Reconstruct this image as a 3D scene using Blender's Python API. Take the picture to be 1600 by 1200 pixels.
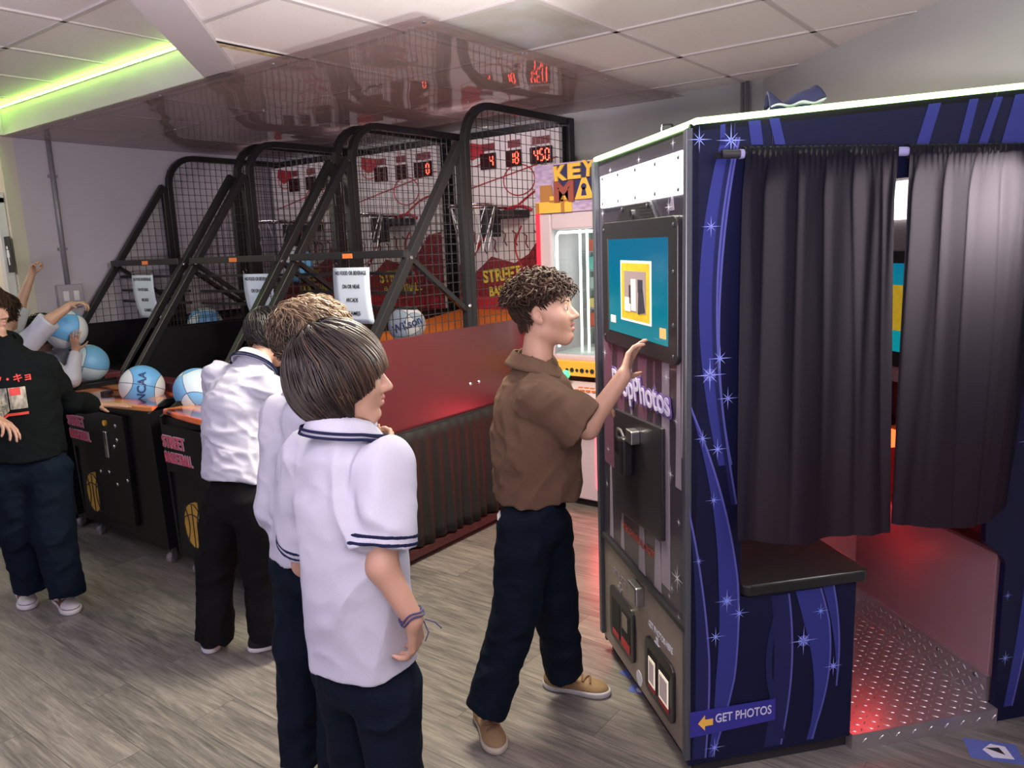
import bpy, math, random
import numpy as np
from mathutils import Vector, Matrix
for o in list(bpy.data.objects): bpy.data.objects.remove(o)
SC = bpy.context.scene
COL = SC.collection
PI = math.pi
R = math.radians
# ------------------------------------------------------------------ camera
F_PX, CAM_H = 1202.0, 1.62
PITCH, ROLL, YAW = R(10.2), R(2.2), R(37.2)
fw = np.array([math.cos(YAW)*math.cos(PITCH), math.sin(YAW)*math.cos(PITCH), -math.sin(PITCH)])
r0 = np.array([math.sin(YAW), -math.cos(YAW), 0.0]); u0 = np.cross(r0, fw)
ci = math.cos(ROLL)*r0-math.sin(ROLL)*u0
cj = math.sin(ROLL)*r0+math.cos(ROLL)*u0
CP = np.array([0, 0, CAM_H])
cd = bpy.data.cameras.new('camera'); cam = bpy.data.objects.new('camera', cd); COL.objects.link(cam)
cd.sensor_fit = 'HORIZONTAL'; cd.sensor_width = 36.0; cd.lens = 36.0*F_PX/1600.0; cd.clip_start = 0.02
cam.matrix_world = Matrix(((ci[0], cj[0], -fw[0], CP[0]), (ci[1], cj[1], -fw[1], CP[1]), (ci[2], cj[2], -fw[2], CP[2]), (0, 0, 0, 1)))
SC.camera = cam
def ray(px, py): return fw*F_PX+ci*(px-800)-cj*(py-600)
GH = np.array([math.cos(YAW), math.sin(YAW), 0])
def at(px, py, d):                      # a point seen at a pixel, d metres ahead along the floor
    r = ray(px, py); return CP+r*(d/(r@GH))
def at_z(px, py, z):
    r = ray(px, py); return CP+r*((z-CAM_H)/r[2])
def at_plane(px, py, p0, n):
    r = ray(px, py); n = np.array(n, float); return CP+r*(((np.array(p0)-CP)@n)/(r@n))
# ------------------------------------------------------------------ world, lamps, exposure
SC.view_settings.view_transform = 'Standard'; SC.view_settings.look = 'None'
SC.view_settings.gamma = 1.0; SC.view_settings.use_curve_mapping = False
SC.view_settings.exposure = -0.22
wd = bpy.data.worlds.new('world'); SC.world = wd; wd.use_nodes = True
wd.node_tree.nodes['Background'].inputs[0].default_value = (0.62, 0.58, 0.80, 1)
wd.node_tree.nodes['Background'].inputs[1].default_value = 0.11
def area(name, loc, target, size, energy, col, size_y=None, spread=180):
    l = bpy.data.lights.new(name, 'AREA'); l.energy = energy; l.color = col; l.size = size
    l.spread = R(spread)
    if size_y: l.shape = 'RECTANGLE'; l.size_y = size_y
    o = bpy.data.objects.new(name, l); COL.objects.link(o); o.location = loc
    o.rotation_euler = (Vector(target)-Vector(loc)).to_track_quat('-Z', 'Y').to_euler(); return o
area('window_light', (-2.9, 2.6, 1.5), (2.0, 2.4, 1.5), 2.4, 25, (0.76, 0.70, 1.0), 1.7)  # added fill from the left, no window stands there
area('overhead_light', (-0.6, 1.6, 2.42), (0.4, 1.9, 0), 1.2, 13, (0.66, 0.64, 1.0), 0.6)
area('overhead_light', (0.4, 4.0, 2.42), (1.0, 3.6, 0), 1.2, 8, (0.62, 0.66, 1.0), 0.6)
area('overhead_light', (2.35, 1.95, 2.42), (2.3, 2.0, 0), 0.55, 95, (1.0, 0.90, 0.70), 0.55)  # added warm light without a fixture, brightens the middle of the floor
area('overhead_light', (1.2, -0.9, 2.42), (1.7, 0.2, 0.3), 1.2, 8, (0.72, 0.76, 1.0), 0.6)
area('added_uplight', (-0.9, -0.5, 1.25), (-0.5, -0.1, 2.48), 0.5, 235, (1.0, 0.86, 0.91), 0.5, 150)  # added uplight behind the viewer, brightens the ceiling
area('overhead_light', (2.5, -1.3, 2.40), (3.4, 0.5, 2.1), 0.8, 34, (0.86, 0.95, 0.93), 0.4)  # added light without a fixture, brightens the right wall
# ------------------------------------------------------------------ materials
def mat(name, col, rough=0.5, metal=0.0, noise=0.0, nscale=8.0, bump=0.0, bscale=60.0, col2=None, emit=None, estr=0.0, coat=0.0, spec=0.5, trans=0.0, stretch=None, alpha=None):
    m = bpy.data.materials.new(name); m.use_nodes = True; nt = m.node_tree; N = nt.nodes; L = nt.links
    b = N['Principled BSDF']
    b.inputs['Base Color'].default_value = (*col, 1); b.inputs['Roughness'].default_value = rough
    b.inputs['Metallic'].default_value = metal; b.inputs['Specular IOR Level'].default_value = spec
    b.inputs['Coat Weight'].default_value = coat; b.inputs['Transmission Weight'].default_value = trans
    if emit: b.inputs['Emission Color'].default_value = (*emit, 1); b.inputs['Emission Strength'].default_value = estr
    tc = N.new('ShaderNodeTexCoord'); mp = N.new('ShaderNodeMapping'); L.new(tc.outputs['Object'], mp.inputs[0])
    if stretch: mp.inputs['Scale'].default_value = stretch
    if noise > 0 or col2:
        n = N.new('ShaderNodeTexNoise'); n.inputs['Scale'].default_value = nscale; n.inputs['Detail'].default_value = 5
        L.new(mp.outputs[0], n.inputs['Vector'])
        mx = N.new('ShaderNodeMix'); mx.data_type = 'RGBA'
        c2 = col2 if col2 else tuple(max(0, c*(1-noise)) for c in col)
        mx.inputs[6].default_value = (*col, 1); mx.inputs[7].default_value = (*c2, 1)
        rp = N.new('ShaderNodeMapRange'); rp.inputs[1].default_value = 0.35; rp.inputs[2].default_value = 0.65
        L.new(n.outputs[0], rp.inputs[0]); L.new(rp.outputs[0], mx.inputs[0]); L.new(mx.outputs[2], b.inputs['Base Color'])
    if bump > 0:
        n2 = N.new('ShaderNodeTexNoise'); n2.inputs['Scale'].default_value = bscale; n2.inputs['Detail'].default_value = 4
        L.new(mp.outputs[0], n2.inputs['Vector']); bp = N.new('ShaderNodeBump'); bp.inputs['Strength'].default_value = bump
        bp.inputs['Distance'].default_value = 0.004
        L.new(n2.outputs[0], bp.inputs['Height']); L.new(bp.outputs[0], b.inputs['Normal'])
    if alpha is not None: b.inputs['Alpha'].default_value = alpha
    return m
M = {}
M['ceil'] = mat('ceiling_tile', (0.78, 0.74, 0.74), 0.95)
def ceiling_mat():
    m = M['ceil']; nt = m.node_tree; N = nt.nodes; L = nt.links; b = N['Principled BSDF']
    tc = N.new('ShaderNodeTexCoord')
    v = N.new('ShaderNodeTexVoronoi'); v.inputs['Scale'].default_value = 70; L.new(tc.outputs['Object'], v.inputs['Vector'])
    n = N.new('ShaderNodeTexNoise'); n.inputs['Scale'].default_value = 9; L.new(tc.outputs['Object'], n.inputs['Vector'])
    mr = N.new('ShaderNodeMapRange'); mr.inputs[1].default_value = 0.10; mr.inputs[2].default_value = 0.16; L.new(v.outputs[0], mr.inputs[0])
    gt = N.new('ShaderNodeMath'); gt.operation = 'GREATER_THAN'; gt.inputs[1].default_value = 0.56; L.new(n.outputs[0], gt.inputs[0])
    iv = N.new('ShaderNodeMath'); iv.operation = 'SUBTRACT'; iv.inputs[0].default_value = 1; L.new(gt.outputs[0], iv.inputs[1])
    mxm = N.new('ShaderNodeMath'); mxm.operation = 'MAXIMUM'; L.new(mr.outputs[0], mxm.inputs[0]); L.new(iv.outputs[0], mxm.inputs[1])
    mx = N.new('ShaderNodeMix'); mx.data_type = 'RGBA'; mx.inputs[6].default_value = (0.45, 0.41, 0.40, 1); mx.inputs[7].default_value = (0.86, 0.82, 0.82, 1)
    L.new(mxm.outputs[0], mx.inputs[0]); L.new(mx.outputs[2], b.inputs['Base Color'])
    bp = N.new('ShaderNodeBump'); bp.inputs['Strength'].default_value = 0.35; bp.inputs['Distance'].default_value = 0.003
    n3 = N.new('ShaderNodeTexNoise'); n3.inputs['Scale'].default_value = 160; L.new(tc.outputs['Object'], n3.inputs['Vector'])
    L.new(n3.outputs[0], bp.inputs['Height']); L.new(bp.outputs[0], b.inputs['Normal'])
ceiling_mat()
def floor_mat():
    m = bpy.data.materials.new('plank_floor'); m.use_nodes = True; nt = m.node_tree; N = nt.nodes; L = nt.links; b = N['Principled BSDF']
    tc = N.new('ShaderNodeTexCoord'); mp = N.new('ShaderNodeMapping'); mp.inputs['Rotation'].default_value = (0, 0, R(90))
    L.new(tc.outputs['Object'], mp.inputs[0])
    br = N.new('ShaderNodeTexBrick'); br.offset = 0.37; br.inputs['Scale'].default_value = 1.0
    br.inputs['Brick Width'].default_value = 1.22; br.inputs['Row Height'].default_value = 0.18; br.inputs['Mortar Size'].default_value = 0.0012
    br.inputs['Mortar Smooth'].default_value = 0.2; br.inputs['Bias'].default_value = 0
    br.inputs['Color1'].default_value = (0.0, 0.0, 0.0, 1); br.inputs['Color2'].default_value = (1, 1, 1, 1); br.inputs['Mortar'].default_value = (0.1, 0.1, 0.1, 1)
    L.new(mp.outputs[0], br.inputs['Vector'])
    # grain runs along the planks, shifted per plank
    ad = N.new('ShaderNodeVectorMath'); ad.operation = 'MULTIPLY_ADD'; ad.inputs[1].default_value = (7, 3, 11)
    L.new(br.outputs['Color'], ad.inputs[0]); L.new(mp.outputs[0], ad.inputs[2])
    sm = N.new('ShaderNodeMapping'); sm.inputs['Scale'].default_value = (1.6, 14, 1); L.new(ad.outputs[0], sm.inputs[0])
    n1 = N.new('ShaderNodeTexNoise'); n1.inputs['Scale'].default_value = 2.2; n1.inputs['Detail'].default_value = 9; n1.inputs['Roughness'].default_value = 0.65; n1.inputs['Distortion'].default_value = 0.9
    L.new(sm.outputs[0], n1.inputs['Vector'])
    sm2 = N.new('ShaderNodeMapping'); sm2.inputs['Scale'].default_value = (4, 95, 1); L.new(ad.outputs[0], sm2.inputs[0])
    n2 = N.new('ShaderNodeTexNoise'); n2.inputs['Scale'].default_value = 2; n2.inputs['Detail'].default_value = 5; L.new(sm2.outputs[0], n2.inputs['Vector'])
    mx = N.new('ShaderNodeMath'); mx.operation = 'MULTIPLY_ADD'; mx.inputs[1].default_value = 0.4; L.new(n2.outputs[0], mx.inputs[0]); 
    ml = N.new('ShaderNodeMath'); ml.operation = 'MULTIPLY'; ml.inputs[1].default_value = 0.6; L.new(n1.outputs[0], ml.inputs[0]); L.new(ml.outputs[0], mx.inputs[2])
    sh = N.new('ShaderNodeMath'); sh.operation = 'MULTIPLY_ADD'; sh.inputs[1].default_value = 0.10; L.new(br.outputs['Color'], sh.inputs[0]); L.new(mx.outputs[0], sh.inputs[2])
    cr = N.new('ShaderNodeValToRGB'); e = cr.color_ramp.elements
    e[0].position = 0.34; e[0].color = (0.055, 0.052, 0.050, 1); e[1].position = 0.70; e[1].color = (0.28, 0.258, 0.225, 1)
    k = e.new(0.46); k.color = (0.115, 0.109, 0.101, 1); k = e.new(0.58); k.color = (0.185, 0.172, 0.154, 1)
    L.new(sh.outputs[0], cr.inputs[0])
    mo = N.new('ShaderNodeMix'); mo.data_type = 'RGBA'; mo.inputs[7].default_value = (0.06, 0.055, 0.05, 1)
    L.new(br.outputs['Fac'], mo.inputs[0]); L.new(cr.outputs[0], mo.inputs[6]); L.new(mo.outputs[2], b.inputs['Base Color'])
    b.inputs['Roughness'].default_value = 0.34
    bp = N.new('ShaderNodeBump'); bp.inputs['Strength'].default_value = 0.25; bp.inputs['Distance'].default_value = 0.002
    L.new(mx.outputs[0], bp.inputs['Height']); L.new(bp.outputs[0], b.inputs['Normal'])
    return m
M['floor'] = floor_mat()
M['wall_l'] = mat('lavender_grey_wall', (0.50, 0.475, 0.53), 0.8, noise=0.05, nscale=2, bump=0.05, bscale=90)
M['wall_r'] = mat('grey_wall', (0.50, 0.52, 0.51), 0.8, noise=0.04, nscale=2, bump=0.05, bscale=90)
M['wall_b'] = mat('beige_wall', (0.56, 0.52, 0.44), 0.8, bump=0.05)
M['soffit'] = mat('soffit_paint', (0.62, 0.58, 0.62), 0.75, noise=0.05, nscale=4)
M['grid'] = mat('ceiling_grid_metal', (0.62, 0.58, 0.58), 0.5)
M['stain'] = mat('stained_grey_tile', (0.66, 0.67, 0.71), 0.9, col2=(0.55, 0.54, 0.50), nscale=5)
M['gap'] = mat('dark_gap', (0.01, 0.01, 0.01), 0.9)
M['black'] = mat('black_satin_paint', (0.006, 0.006, 0.008), 0.42, bump=0.03, spec=0.3)
M['blackm'] = mat('black_powder_coat', (0.034, 0.033, 0.038), 0.36, metal=0.6)
M['wire'] = mat('black_wire', (0.10, 0.095, 0.10), 0.3, metal=0.9)
M['redglow'] = mat('red_glow_side_panel', (0.10, 0.010, 0.016), 0.34, noise=0.08, nscale=3, spec=0.9)  # red glow on a dark panel, put into its base colour
M['skirt'] = mat('black_skirt_cloth', (0.007, 0.006, 0.006), 0.7, bump=0.2, bscale=150)
M['white'] = mat('white_board', (0.70, 0.66, 0.66), 0.5)
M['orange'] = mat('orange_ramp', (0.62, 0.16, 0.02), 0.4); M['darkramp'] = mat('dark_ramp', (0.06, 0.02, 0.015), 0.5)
M['redg'] = mat('red_graphic', (0.42, 0.02, 0.035), 0.5)
M['redg2'] = mat('dark_red_graphic', (0.17, 0.02, 0.03), 0.5)
M['yel'] = mat('yellow_graphic', (0.62, 0.55, 0.07), 0.5)
M['chrome'] = mat('chrome', (0.75, 0.75, 0.78), 0.15, metal=1)
M['steel'] = mat('brushed_steel', (0.45, 0.45, 0.47), 0.35, metal=1)
M['paper'] = mat('white_paper', (0.62, 0.72, 0.86), 0.7)
M['ink'] = mat('black_ink', (0.015, 0.015, 0.02), 0.7)
M['ledred'] = mat('red_led', (0.9, 0.05, 0.02), 0.4, emit=(1, 0.06, 0.03), estr=7)
M['leddark'] = mat('unlit_led_window', (0.028, 0.002, 0.004), 0.6, spec=0.2)
M['green'] = mat('green_led_trim', (0.6, 1, 0.4), 0.4, emit=(0.50, 1.0, 0.30), estr=6.0)
M['greenstrip'] = mat('green_led_strip', (0.6, 1, 0.4), 0.4, emit=(0.48, 1.0, 0.10), estr=32.0)
M['lightpanel'] = mat('lit_diffuser', (1, 1, 1), 0.5, emit=(1.0, 0.98, 0.96), estr=9.0); M['lightpanel2'] = mat('dim_lit_diffuser', (1, 1, 1), 0.5, emit=(1.0, 0.96, 0.94), estr=2.2)
M['orsticker'] = mat('orange_sticker', (0.9, 0.25, 0.06), 0.5)
M['pipe'] = mat('painted_conduit', (0.28, 0.27, 0.31), 0.45, metal=0.3)
M['switch'] = mat('grey_switch_box', (0.38, 0.36, 0.40), 0.5)
M['switchw'] = mat('white_switch', (0.75, 0.73, 0.76), 0.4)
M['door'] = mat('white_door', (0.75, 0.70, 0.60), 0.5)
def sheet_mat():
    m = bpy.data.materials.new('clear_acrylic'); m.use_nodes = True; nt = m.node_tree; N = nt.nodes; L = nt.links
    N.remove(N['Principled BSDF']); out = N['Material Output']
    t = N.new('ShaderNodeBsdfTransparent'); t.inputs[0].default_value = (0.93, 0.89, 0.89, 1)
    g = N.new('ShaderNodeBsdfGlossy'); g.inputs['Roughness'].default_value = 0.02; g.inputs[0].default_value = (0.95, 0.93, 0.93, 1)
    f = N.new('ShaderNodeFresnel'); f.inputs[0].default_value = 1.55
    mul = N.new('ShaderNodeMath'); mul.operation = 'MULTIPLY_ADD'; mul.inputs[1].default_value = 0.36; mul.inputs[2].default_value = 0.04; mul.use_clamp = True
    tc = N.new('ShaderNodeTexCoord'); n = N.new('ShaderNodeTexNoise'); n.inputs['Scale'].default_value = 1.6; n.inputs['Detail'].default_value = 1
    L.new(tc.outputs['Object'], n.inputs['Vector']); bp = N.new('ShaderNodeBump'); bp.inputs['Strength'].default_value = 0.5; bp.inputs['Distance'].default_value = 0.03
    L.new(n.outputs[0], bp.inputs['Height']); L.new(bp.outputs[0], g.inputs['Normal'])
    L.new(f.outputs[0], mul.inputs[0]); mx = N.new('ShaderNodeMixShader'); L.new(mul.outputs[0], mx.inputs[0]); L.new(t.outputs[0], mx.inputs[1]); L.new(g.outputs[0], mx.inputs[2])
    df = N.new('ShaderNodeBsdfDiffuse'); df.inputs[0].default_value = (.62, .52, .52, 1); m3 = N.new('ShaderNodeMixShader'); m3.inputs[0].default_value = .13
    L.new(mx.outputs[0], m3.inputs[1]); L.new(df.outputs[0], m3.inputs[2]); L.new(m3.outputs[0], out.inputs[0]); return m
M['sheet'] = sheet_mat()
def glass_mat():
    m = bpy.data.materials.new('window_glass'); m.use_nodes = True; nt = m.node_tree; N = nt.nodes; L = nt.links
    N.remove(N['Principled BSDF']); out = N['Material Output']
    t = N.new('ShaderNodeBsdfTransparent'); t.inputs[0].default_value = (0.90, 0.96, 0.93, 1)
    g = N.new('ShaderNodeBsdfGlossy'); g.inputs['Roughness'].default_value = 0.03
    f = N.new('ShaderNodeFresnel'); f.inputs[0].default_value = 1.45
    mx = N.new('ShaderNodeMixShader'); L.new(f.outputs[0], mx.inputs[0]); L.new(t.outputs[0], mx.inputs[1]); L.new(g.outputs[0], mx.inputs[2])
    L.new(mx.outputs[0], out.inputs[0]); return m
M['glass'] = glass_mat()
# ------------------------------------------------------------------ helpers
def tag(o, label=None, cat=None, group=None, kind=None):
    if label: o['label'] = label
    if cat: o['category'] = cat
    if group: o['group'] = group
    if kind: o['kind'] = kind
    return o
def thing(name, label, cat, loc=(0, 0, 0), rz=0.0, group=None):
    o = bpy.data.objects.new(name, None); COL.objects.link(o); o.location = loc; o.rotation_euler = (0, 0, rz)
    o.empty_display_size = 0.1
    return tag(o, label, cat, group)
class MB:
    def __init__(s): s.v = []; s.f = []
    def add(s, v, f):
        k = len(s.v); s.v += [tuple(map(float, p)) for p in v]; s.f += [tuple(k+i for i in q) for q in f]; return s
    def box(s, x0, x1, y0, y1, z0, z1):
        v = [(x, y, z) for z in (z0, z1) for y in (y0, y1) for x in (x0, x1)]
        return s.add(v, [(0, 2, 3, 1), (4, 5, 7, 6), (0, 1, 5, 4), (2, 6, 7, 3), (0, 4, 6, 2), (1, 3, 7, 5)])
    def prism(s, poly, axis, t0, t1):      # poly in the two other axes (x,z for 'y'; y,z for 'x'; x,y for 'z')
        n = len(poly)
        def P(a, b, t): return {'x': (t, a, b), 'y': (a, t, b), 'z': (a, b, t)}[axis]
        v = [P(a, b, t0) for a, b in poly]+[P(a, b, t1) for a, b in poly]
        f = [tuple(range(n)), tuple(range(2*n-1, n-1, -1))]+[(i, i+n, (i+1) % n+n, (i+1) % n) for i in range(n)]
        return s.add(v, f)
    def tube(s, pts, r, n=10, closed=False, sq=False, rr=None):
        pts = [Vector(p) for p in pts]; k0 = len(s.v); m = len(pts); up = None
        ts = []
        for i in range(m):
            if closed: t = pts[(i+1) % m]-pts[i-1]
            else: t = pts[min(i+1, m-1)]-pts[max(i-1, 0)]
            ts.append(t.normalized())
        a = Vector((0, 0, 1)) if abs(ts[0].z) < 0.9 else Vector((0, 1, 0))
        nx = ts[0].cross(a).normalized()
        for i in range(m):
            nx = (nx-ts[i]*nx.dot(ts[i])).normalized(); ny = ts[i].cross(nx)
            ri = rr[i] if rr else r
            if sq:
                for (p, q) in ((1, 1), (-1, 1), (-1, -1), (1, -1)): s.v.append(tuple(pts[i]+nx*p*ri+ny*q*ri))
            else:
                for j in range(n): an = 2*PI*j/n; s.v.append(tuple(pts[i]+(nx*math.cos(an)+ny*math.sin(an))*ri))
        nn = 4 if sq else n
        for i in range(m if closed else m-1):
            for j in range(nn):
                A = k0+i*nn+j; B = k0+i*nn+(j+1) % nn; i2 = (i+1) % m
                s.f.append((A, B, k0+i2*nn+(j+1) % nn, k0+i2*nn+j))
        if not closed:
            s.f.append(tuple(k0+j for j in range(nn-1, -1, -1))); s.f.append(tuple(k0+(m-1)*nn+j for j in range(nn)))
        return s
    def cyl(s, a, b, r, n=20, r2=None): return s.tube([a, b], r, n, rr=[r, r if r2 is None else r2])
    def lathe(s, prof, c=(0, 0, 0), n=28):
        k0 = len(s.v)
        for (r_, z) in prof:
            for j in range(n): an = 2*PI*j/n; s.v.append((c[0]+r_*math.cos(an), c[1]+r_*math.sin(an), c[2]+z))
        for i in range(len(prof)-1):
            for j in range(n): s.f.append((k0+i*n+j, k0+i*n+(j+1) % n, k0+(i+1)*n+(j+1) % n, k0+(i+1)*n+j))
        return s
    def grid(s, fn, nu, nv, closed_u=False):
        k0 = len(s.v)
        for j in range(nv+1):
            for i in range(nu+1): s.v.append(tuple(fn(i/nu, j/nv)))
        for j in range(nv):
            for i in range(nu): a = k0+j*(nu+1)+i; s.f.append((a, a+1, a+nu+2, a+nu+1))
        return s
    def sphere(s, c, r, n=16, m=10, sc=(1, 1, 1)):
        k0 = len(s.v)
        for i in range(m+1):
            th = PI*i/m
            for j in range(n):
                an = 2*PI*j/n; s.v.append((c[0]+r*sc[0]*math.sin(th)*math.cos(an), c[1]+r*sc[1]*math.sin(th)*math.sin(an), c[2]+r*sc[2]*math.cos(th)))
        for i in range(m):
            for j in range(n): s.f.append((k0+i*n+j, k0+(i+1)*n+j, k0+(i+1)*n+(j+1) % n, k0+i*n+(j+1) % n))
        return s
    def xf(s, fn, k=0):
        s.v[k:] = [tuple(fn(p)) for p in s.v[k:]]; return s
    def build(s, name, m, parent=None, smooth=False, bevel=0.0, solid=0.0, weld=False):
        me = bpy.data.meshes.new(name); me.from_pydata(s.v, [], s.f); me.validate(); me.materials.append(m)
        if smooth: me.polygons.foreach_set('use_smooth', [True]*len(me.polygons))
        o = bpy.data.objects.new(name, me); COL.objects.link(o)
        if parent is not None: o.parent = parent
        if solid: sm = o.modifiers.new('solid', 'SOLIDIFY'); sm.thickness = solid; sm.offset = 0
        if bevel: bm_ = o.modifiers.new('bevel', 'BEVEL'); bm_.width = bevel; bm_.segments = 2; bm_.limit_method = 'ANGLE'; bm_.angle_limit = R(40)
        return o
def struct(o): o['kind'] = 'structure'; return o
def text_data(s, size=1.0, bold=0.0, ext=0.0, spacing=1.0, align='CENTER', shear=0.0):
    c = bpy.data.curves.new('t', 'FONT'); c.body = s; c.size = size; c.offset = bold; c.extrude = ext; c.align_x = align; c.align_y = 'CENTER'
    c.space_character = spacing; c.shear = shear; c.resolution_u = 4
    o = bpy.data.objects.new('t', c); COL.objects.link(o); dg = bpy.context.evaluated_depsgraph_get()
    me = bpy.data.meshes.new_from_object(o.evaluated_get(dg), depsgraph=dg)
    v = [tuple(p.co) for p in me.vertices]; f = [tuple(p.vertices) for p in me.polygons]
    bpy.data.objects.remove(o); bpy.data.curves.remove(c); bpy.data.meshes.remove(me)
    return v, f
def text(name, s, m, parent, o, ex, ey, size, bold=0.0, thick=0.001, spacing=1.0, align='CENTER', shear=0.0, w=None):
    v, f = text_data(s, 1.0, bold, 0.02, spacing, align, shear)
    if not v: return None
    ex = Vector(ex).normalized(); ey = Vector(ey).normalized(); ez = ex.cross(ey)
    xs = [p[0] for p in v]; sx = size
    if w: sx = w/(max(xs)-min(xs))
    b = MB(); b.add([tuple(Vector(o)+ex*p[0]*sx+ey*p[1]*size+ez*(p[2]+0.02)*thick/0.04) for p in v], f)
    return b.build(name, m, parent)
def rrect(x0, x1, y0, y1, r, n=6):
    p = []
    for cx, cy, a0 in ((x1-r, y1-r, 0), (x0+r, y1-r, 90), (x0+r, y0+r, 180), (x1-r, y0+r, 270)):
        for i in range(n+1): a = R(a0+90*i/n); p.append((cx+r*math.cos(a), cy+r*math.sin(a)))
    return p
SEG = {'0': 'abcdef', '1': 'bc', '2': 'abged', '3': 'abgcd', '4': 'fgbc', '5': 'afgcd', '6': 'afgedc', '7': 'abc', '8': 'abcdefg', '9': 'abfgcd'}
def seven(b, ch, x, z, w, h, t, put):      # segments in a plane, put(x,z)->3D
    s = {'a': (x, z+h, x+w, z+h), 'd': (x, z, x+w, z), 'g': (x, z+h/2, x+w, z+h/2), 'f': (x, z+h/2, x, z+h), 'e': (x, z, x, z+h/2), 'b': (x+w, z+h/2, x+w, z+h), 'c': (x+w, z, x+w, z+h/2)}
    for c in SEG[ch]:
        x0, z0, x1, z1 = s[c]; g = t*0.6
        if z0 == z1: q = [(x0+g, z0-t/2), (x1-g, z0-t/2), (x1-g, z0+t/2), (x0+g, z0+t/2)]
        else: q = [(x0-t/2, z0+g), (x0+t/2, z0+g), (x0+t/2, z1-g), (x0-t/2, z1-g)]
        b.add([put(*p) for p in q], [(0, 1, 2, 3)])
def disp_copy(root, loc, label=None, rz=None):
    r = root.copy(); COL.objects.link(r); r.location = loc
    if rz is not None: r.rotation_euler = (0, 0, rz)
    if label: r['label'] = label
    for ch in list(root.children):
        c = ch.copy(); COL.objects.link(c); c.parent = r
        for g in ch.children: d = g.copy(); COL.objects.link(d); d.parent = c
    return r
rnd = random.Random(5)
# ------------------------------------------------------------------ the room
CZ = 2.48
struct(MB().box(-3.2, 6.0, -3.2, 8.4, -0.06, 0.0).build('floor', M['floor']))
# ceiling of square tiles between metal grid bars: lower field on the right of the diagonal beam
gx0, gy0, TP = 2.39, 2.29, 0.62
beamd = Vector((math.cos(R(47)), math.sin(R(47)), 0)); beamn = Vector((-beamd.y, beamd.x, 0))
bp0 = Vector((2.23, 3.46, 0))           # where the far lower beam edge meets the soffit line
def beamside(x, y): return (Vector((x, y, 0))-bp0).dot(beamn)     # >0 on the coffer side
def clip(poly, fn):
    out = []
    for i in range(len(poly)):
        a, b = poly[i-1], poly[i]; fa, fb = fn(*a), fn(*b)
        if (fa <= 0) != (fb <= 0): t = fa/(fa-fb); out.append((a[0]+(b[0]-a[0])*t, a[1]+(b[1]-a[1])*t))
        if fb <= 0: out.append(b)
    return out
def area2(p): return abs(sum(p[i-1][0]*p[i][1]-p[i][0]*p[i-1][1] for i in range(len(p))))/2
ct = MB(); cg = MB(); st = MB(); gp = MB()
def right_field(x, y): return beamside(x, y)+0.17
def low_field(x, y): return 2.30-x        # beyond the soffit line the low ceiling covers everything
for i in range(-9, 6):
    for j in range(-9, 10):
        x0 = gx0+i*TP; y0 = gy0+j*TP; g = 0.012
        sq = [(x0+g, y0+g), (x0+TP-g, y0+g), (x0+TP-g, y0+TP-g), (x0+g, y0+TP-g)]
        parts = [clip(sq, right_field)]
        rest = clip(sq, lambda x, y: -right_field(x, y))
        if rest: parts.append(clip(rest, low_field))
        for p in parts:
            if len(p) > 2 and area2(p) > 0.0005:
                dz = rnd.uniform(0, 0.004)
                (st if (i, j) == (0, -1) else ct).prism(p, 'z', CZ+dz, CZ+0.02)
for i in range(-9, 7):
    for (fa, vert) in ((True, 0), (True, 1)):
        x0 = (gx0 if vert == 0 else gy0)+i*TP; g = 0.0125
        bar = [(x0-g, -3.2), (x0+g, -3.2), (x0+g, 8.4), (x0-g, 8.4)] if vert == 0 else [(-3.2, x0-g), (6, x0-g), (6, x0+g), (-3.2, x0+g)]
        parts = [clip(bar, right_field)]; rest = clip(bar, lambda x, y: -right_field(x, y))
        if rest: parts.append(clip(rest, low_field))
        for p in parts:
            if len(p) > 2: cg.prism(p, 'z', CZ-0.004, CZ+0.014)
cg.prism([(-3.2, gy0+7*TP-.0125), (6, gy0+7*TP-.0125), (6, gy0+7*TP+.0125), (-3.2, gy0+7*TP+.0125)], 'z', CZ-0.004, CZ+.001)
ceil_o = struct(ct.build('ceiling', M['ceil']))
struct(cg.build('trim_1', M['grid'])); struct(st.build('trim_2', M['stain']))
struct(MB().box(-3.2, 6.0, -3.2, 8.4, CZ+0.19, CZ+0.25).build('trim_3', M['soffit']))
# raised coffer on the left with its own tiles
CZ2 = 2.645
cf = MB(); cfg = MB()
def coffer(x, y): return max(-beamside(x, y), x-2.235)
def clip2(p):
    p = clip(p, lambda x, y: -beamside(x, y))
    if len(p) > 2: p = clip(p, lambda x, y: x-2.235)
    if len(p) > 2: p = clip(p, lambda x, y: y-5.82)
    return p
for i in range(-9, 3):
    for j in range(-9, 10):
        x0 = 1.70+i*TP; y0 = 3.02+j*TP; g = 0.010
        p = clip2([(x0+g, y0+g), (x0+TP-g, y0+g), (x0+TP-g, y0+TP-g), (x0+g, y0+TP-g)])
        if len(p) > 2: cf.prism(p, 'z', CZ2+rnd.uniform(0, .006), CZ2+.02)
    p = clip2([(1.70+i*TP-.012, -3.2), (1.70+i*TP+.012, -3.2), (1.70+i*TP+.012, 8.4), (1.70+i*TP-.012, 8.4)])
    if len(p) > 2: cfg.prism(p, 'z', CZ2-.004, CZ2+.012)
for j in range(-9, 10):
    p = clip2([(-3.2, 3.02+j*TP-.011), (6, 3.02+j*TP-.011), (6, 3.02+j*TP+.011), (-3.2, 3.02+j*TP+.011)])
    if len(p) > 2: cfg.prism(p, 'z', CZ2-.004, CZ2+.012)
struct(cf.build('ceiling', M['ceil'])); struct(cfg.build('trim_4', M['grid']))
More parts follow.
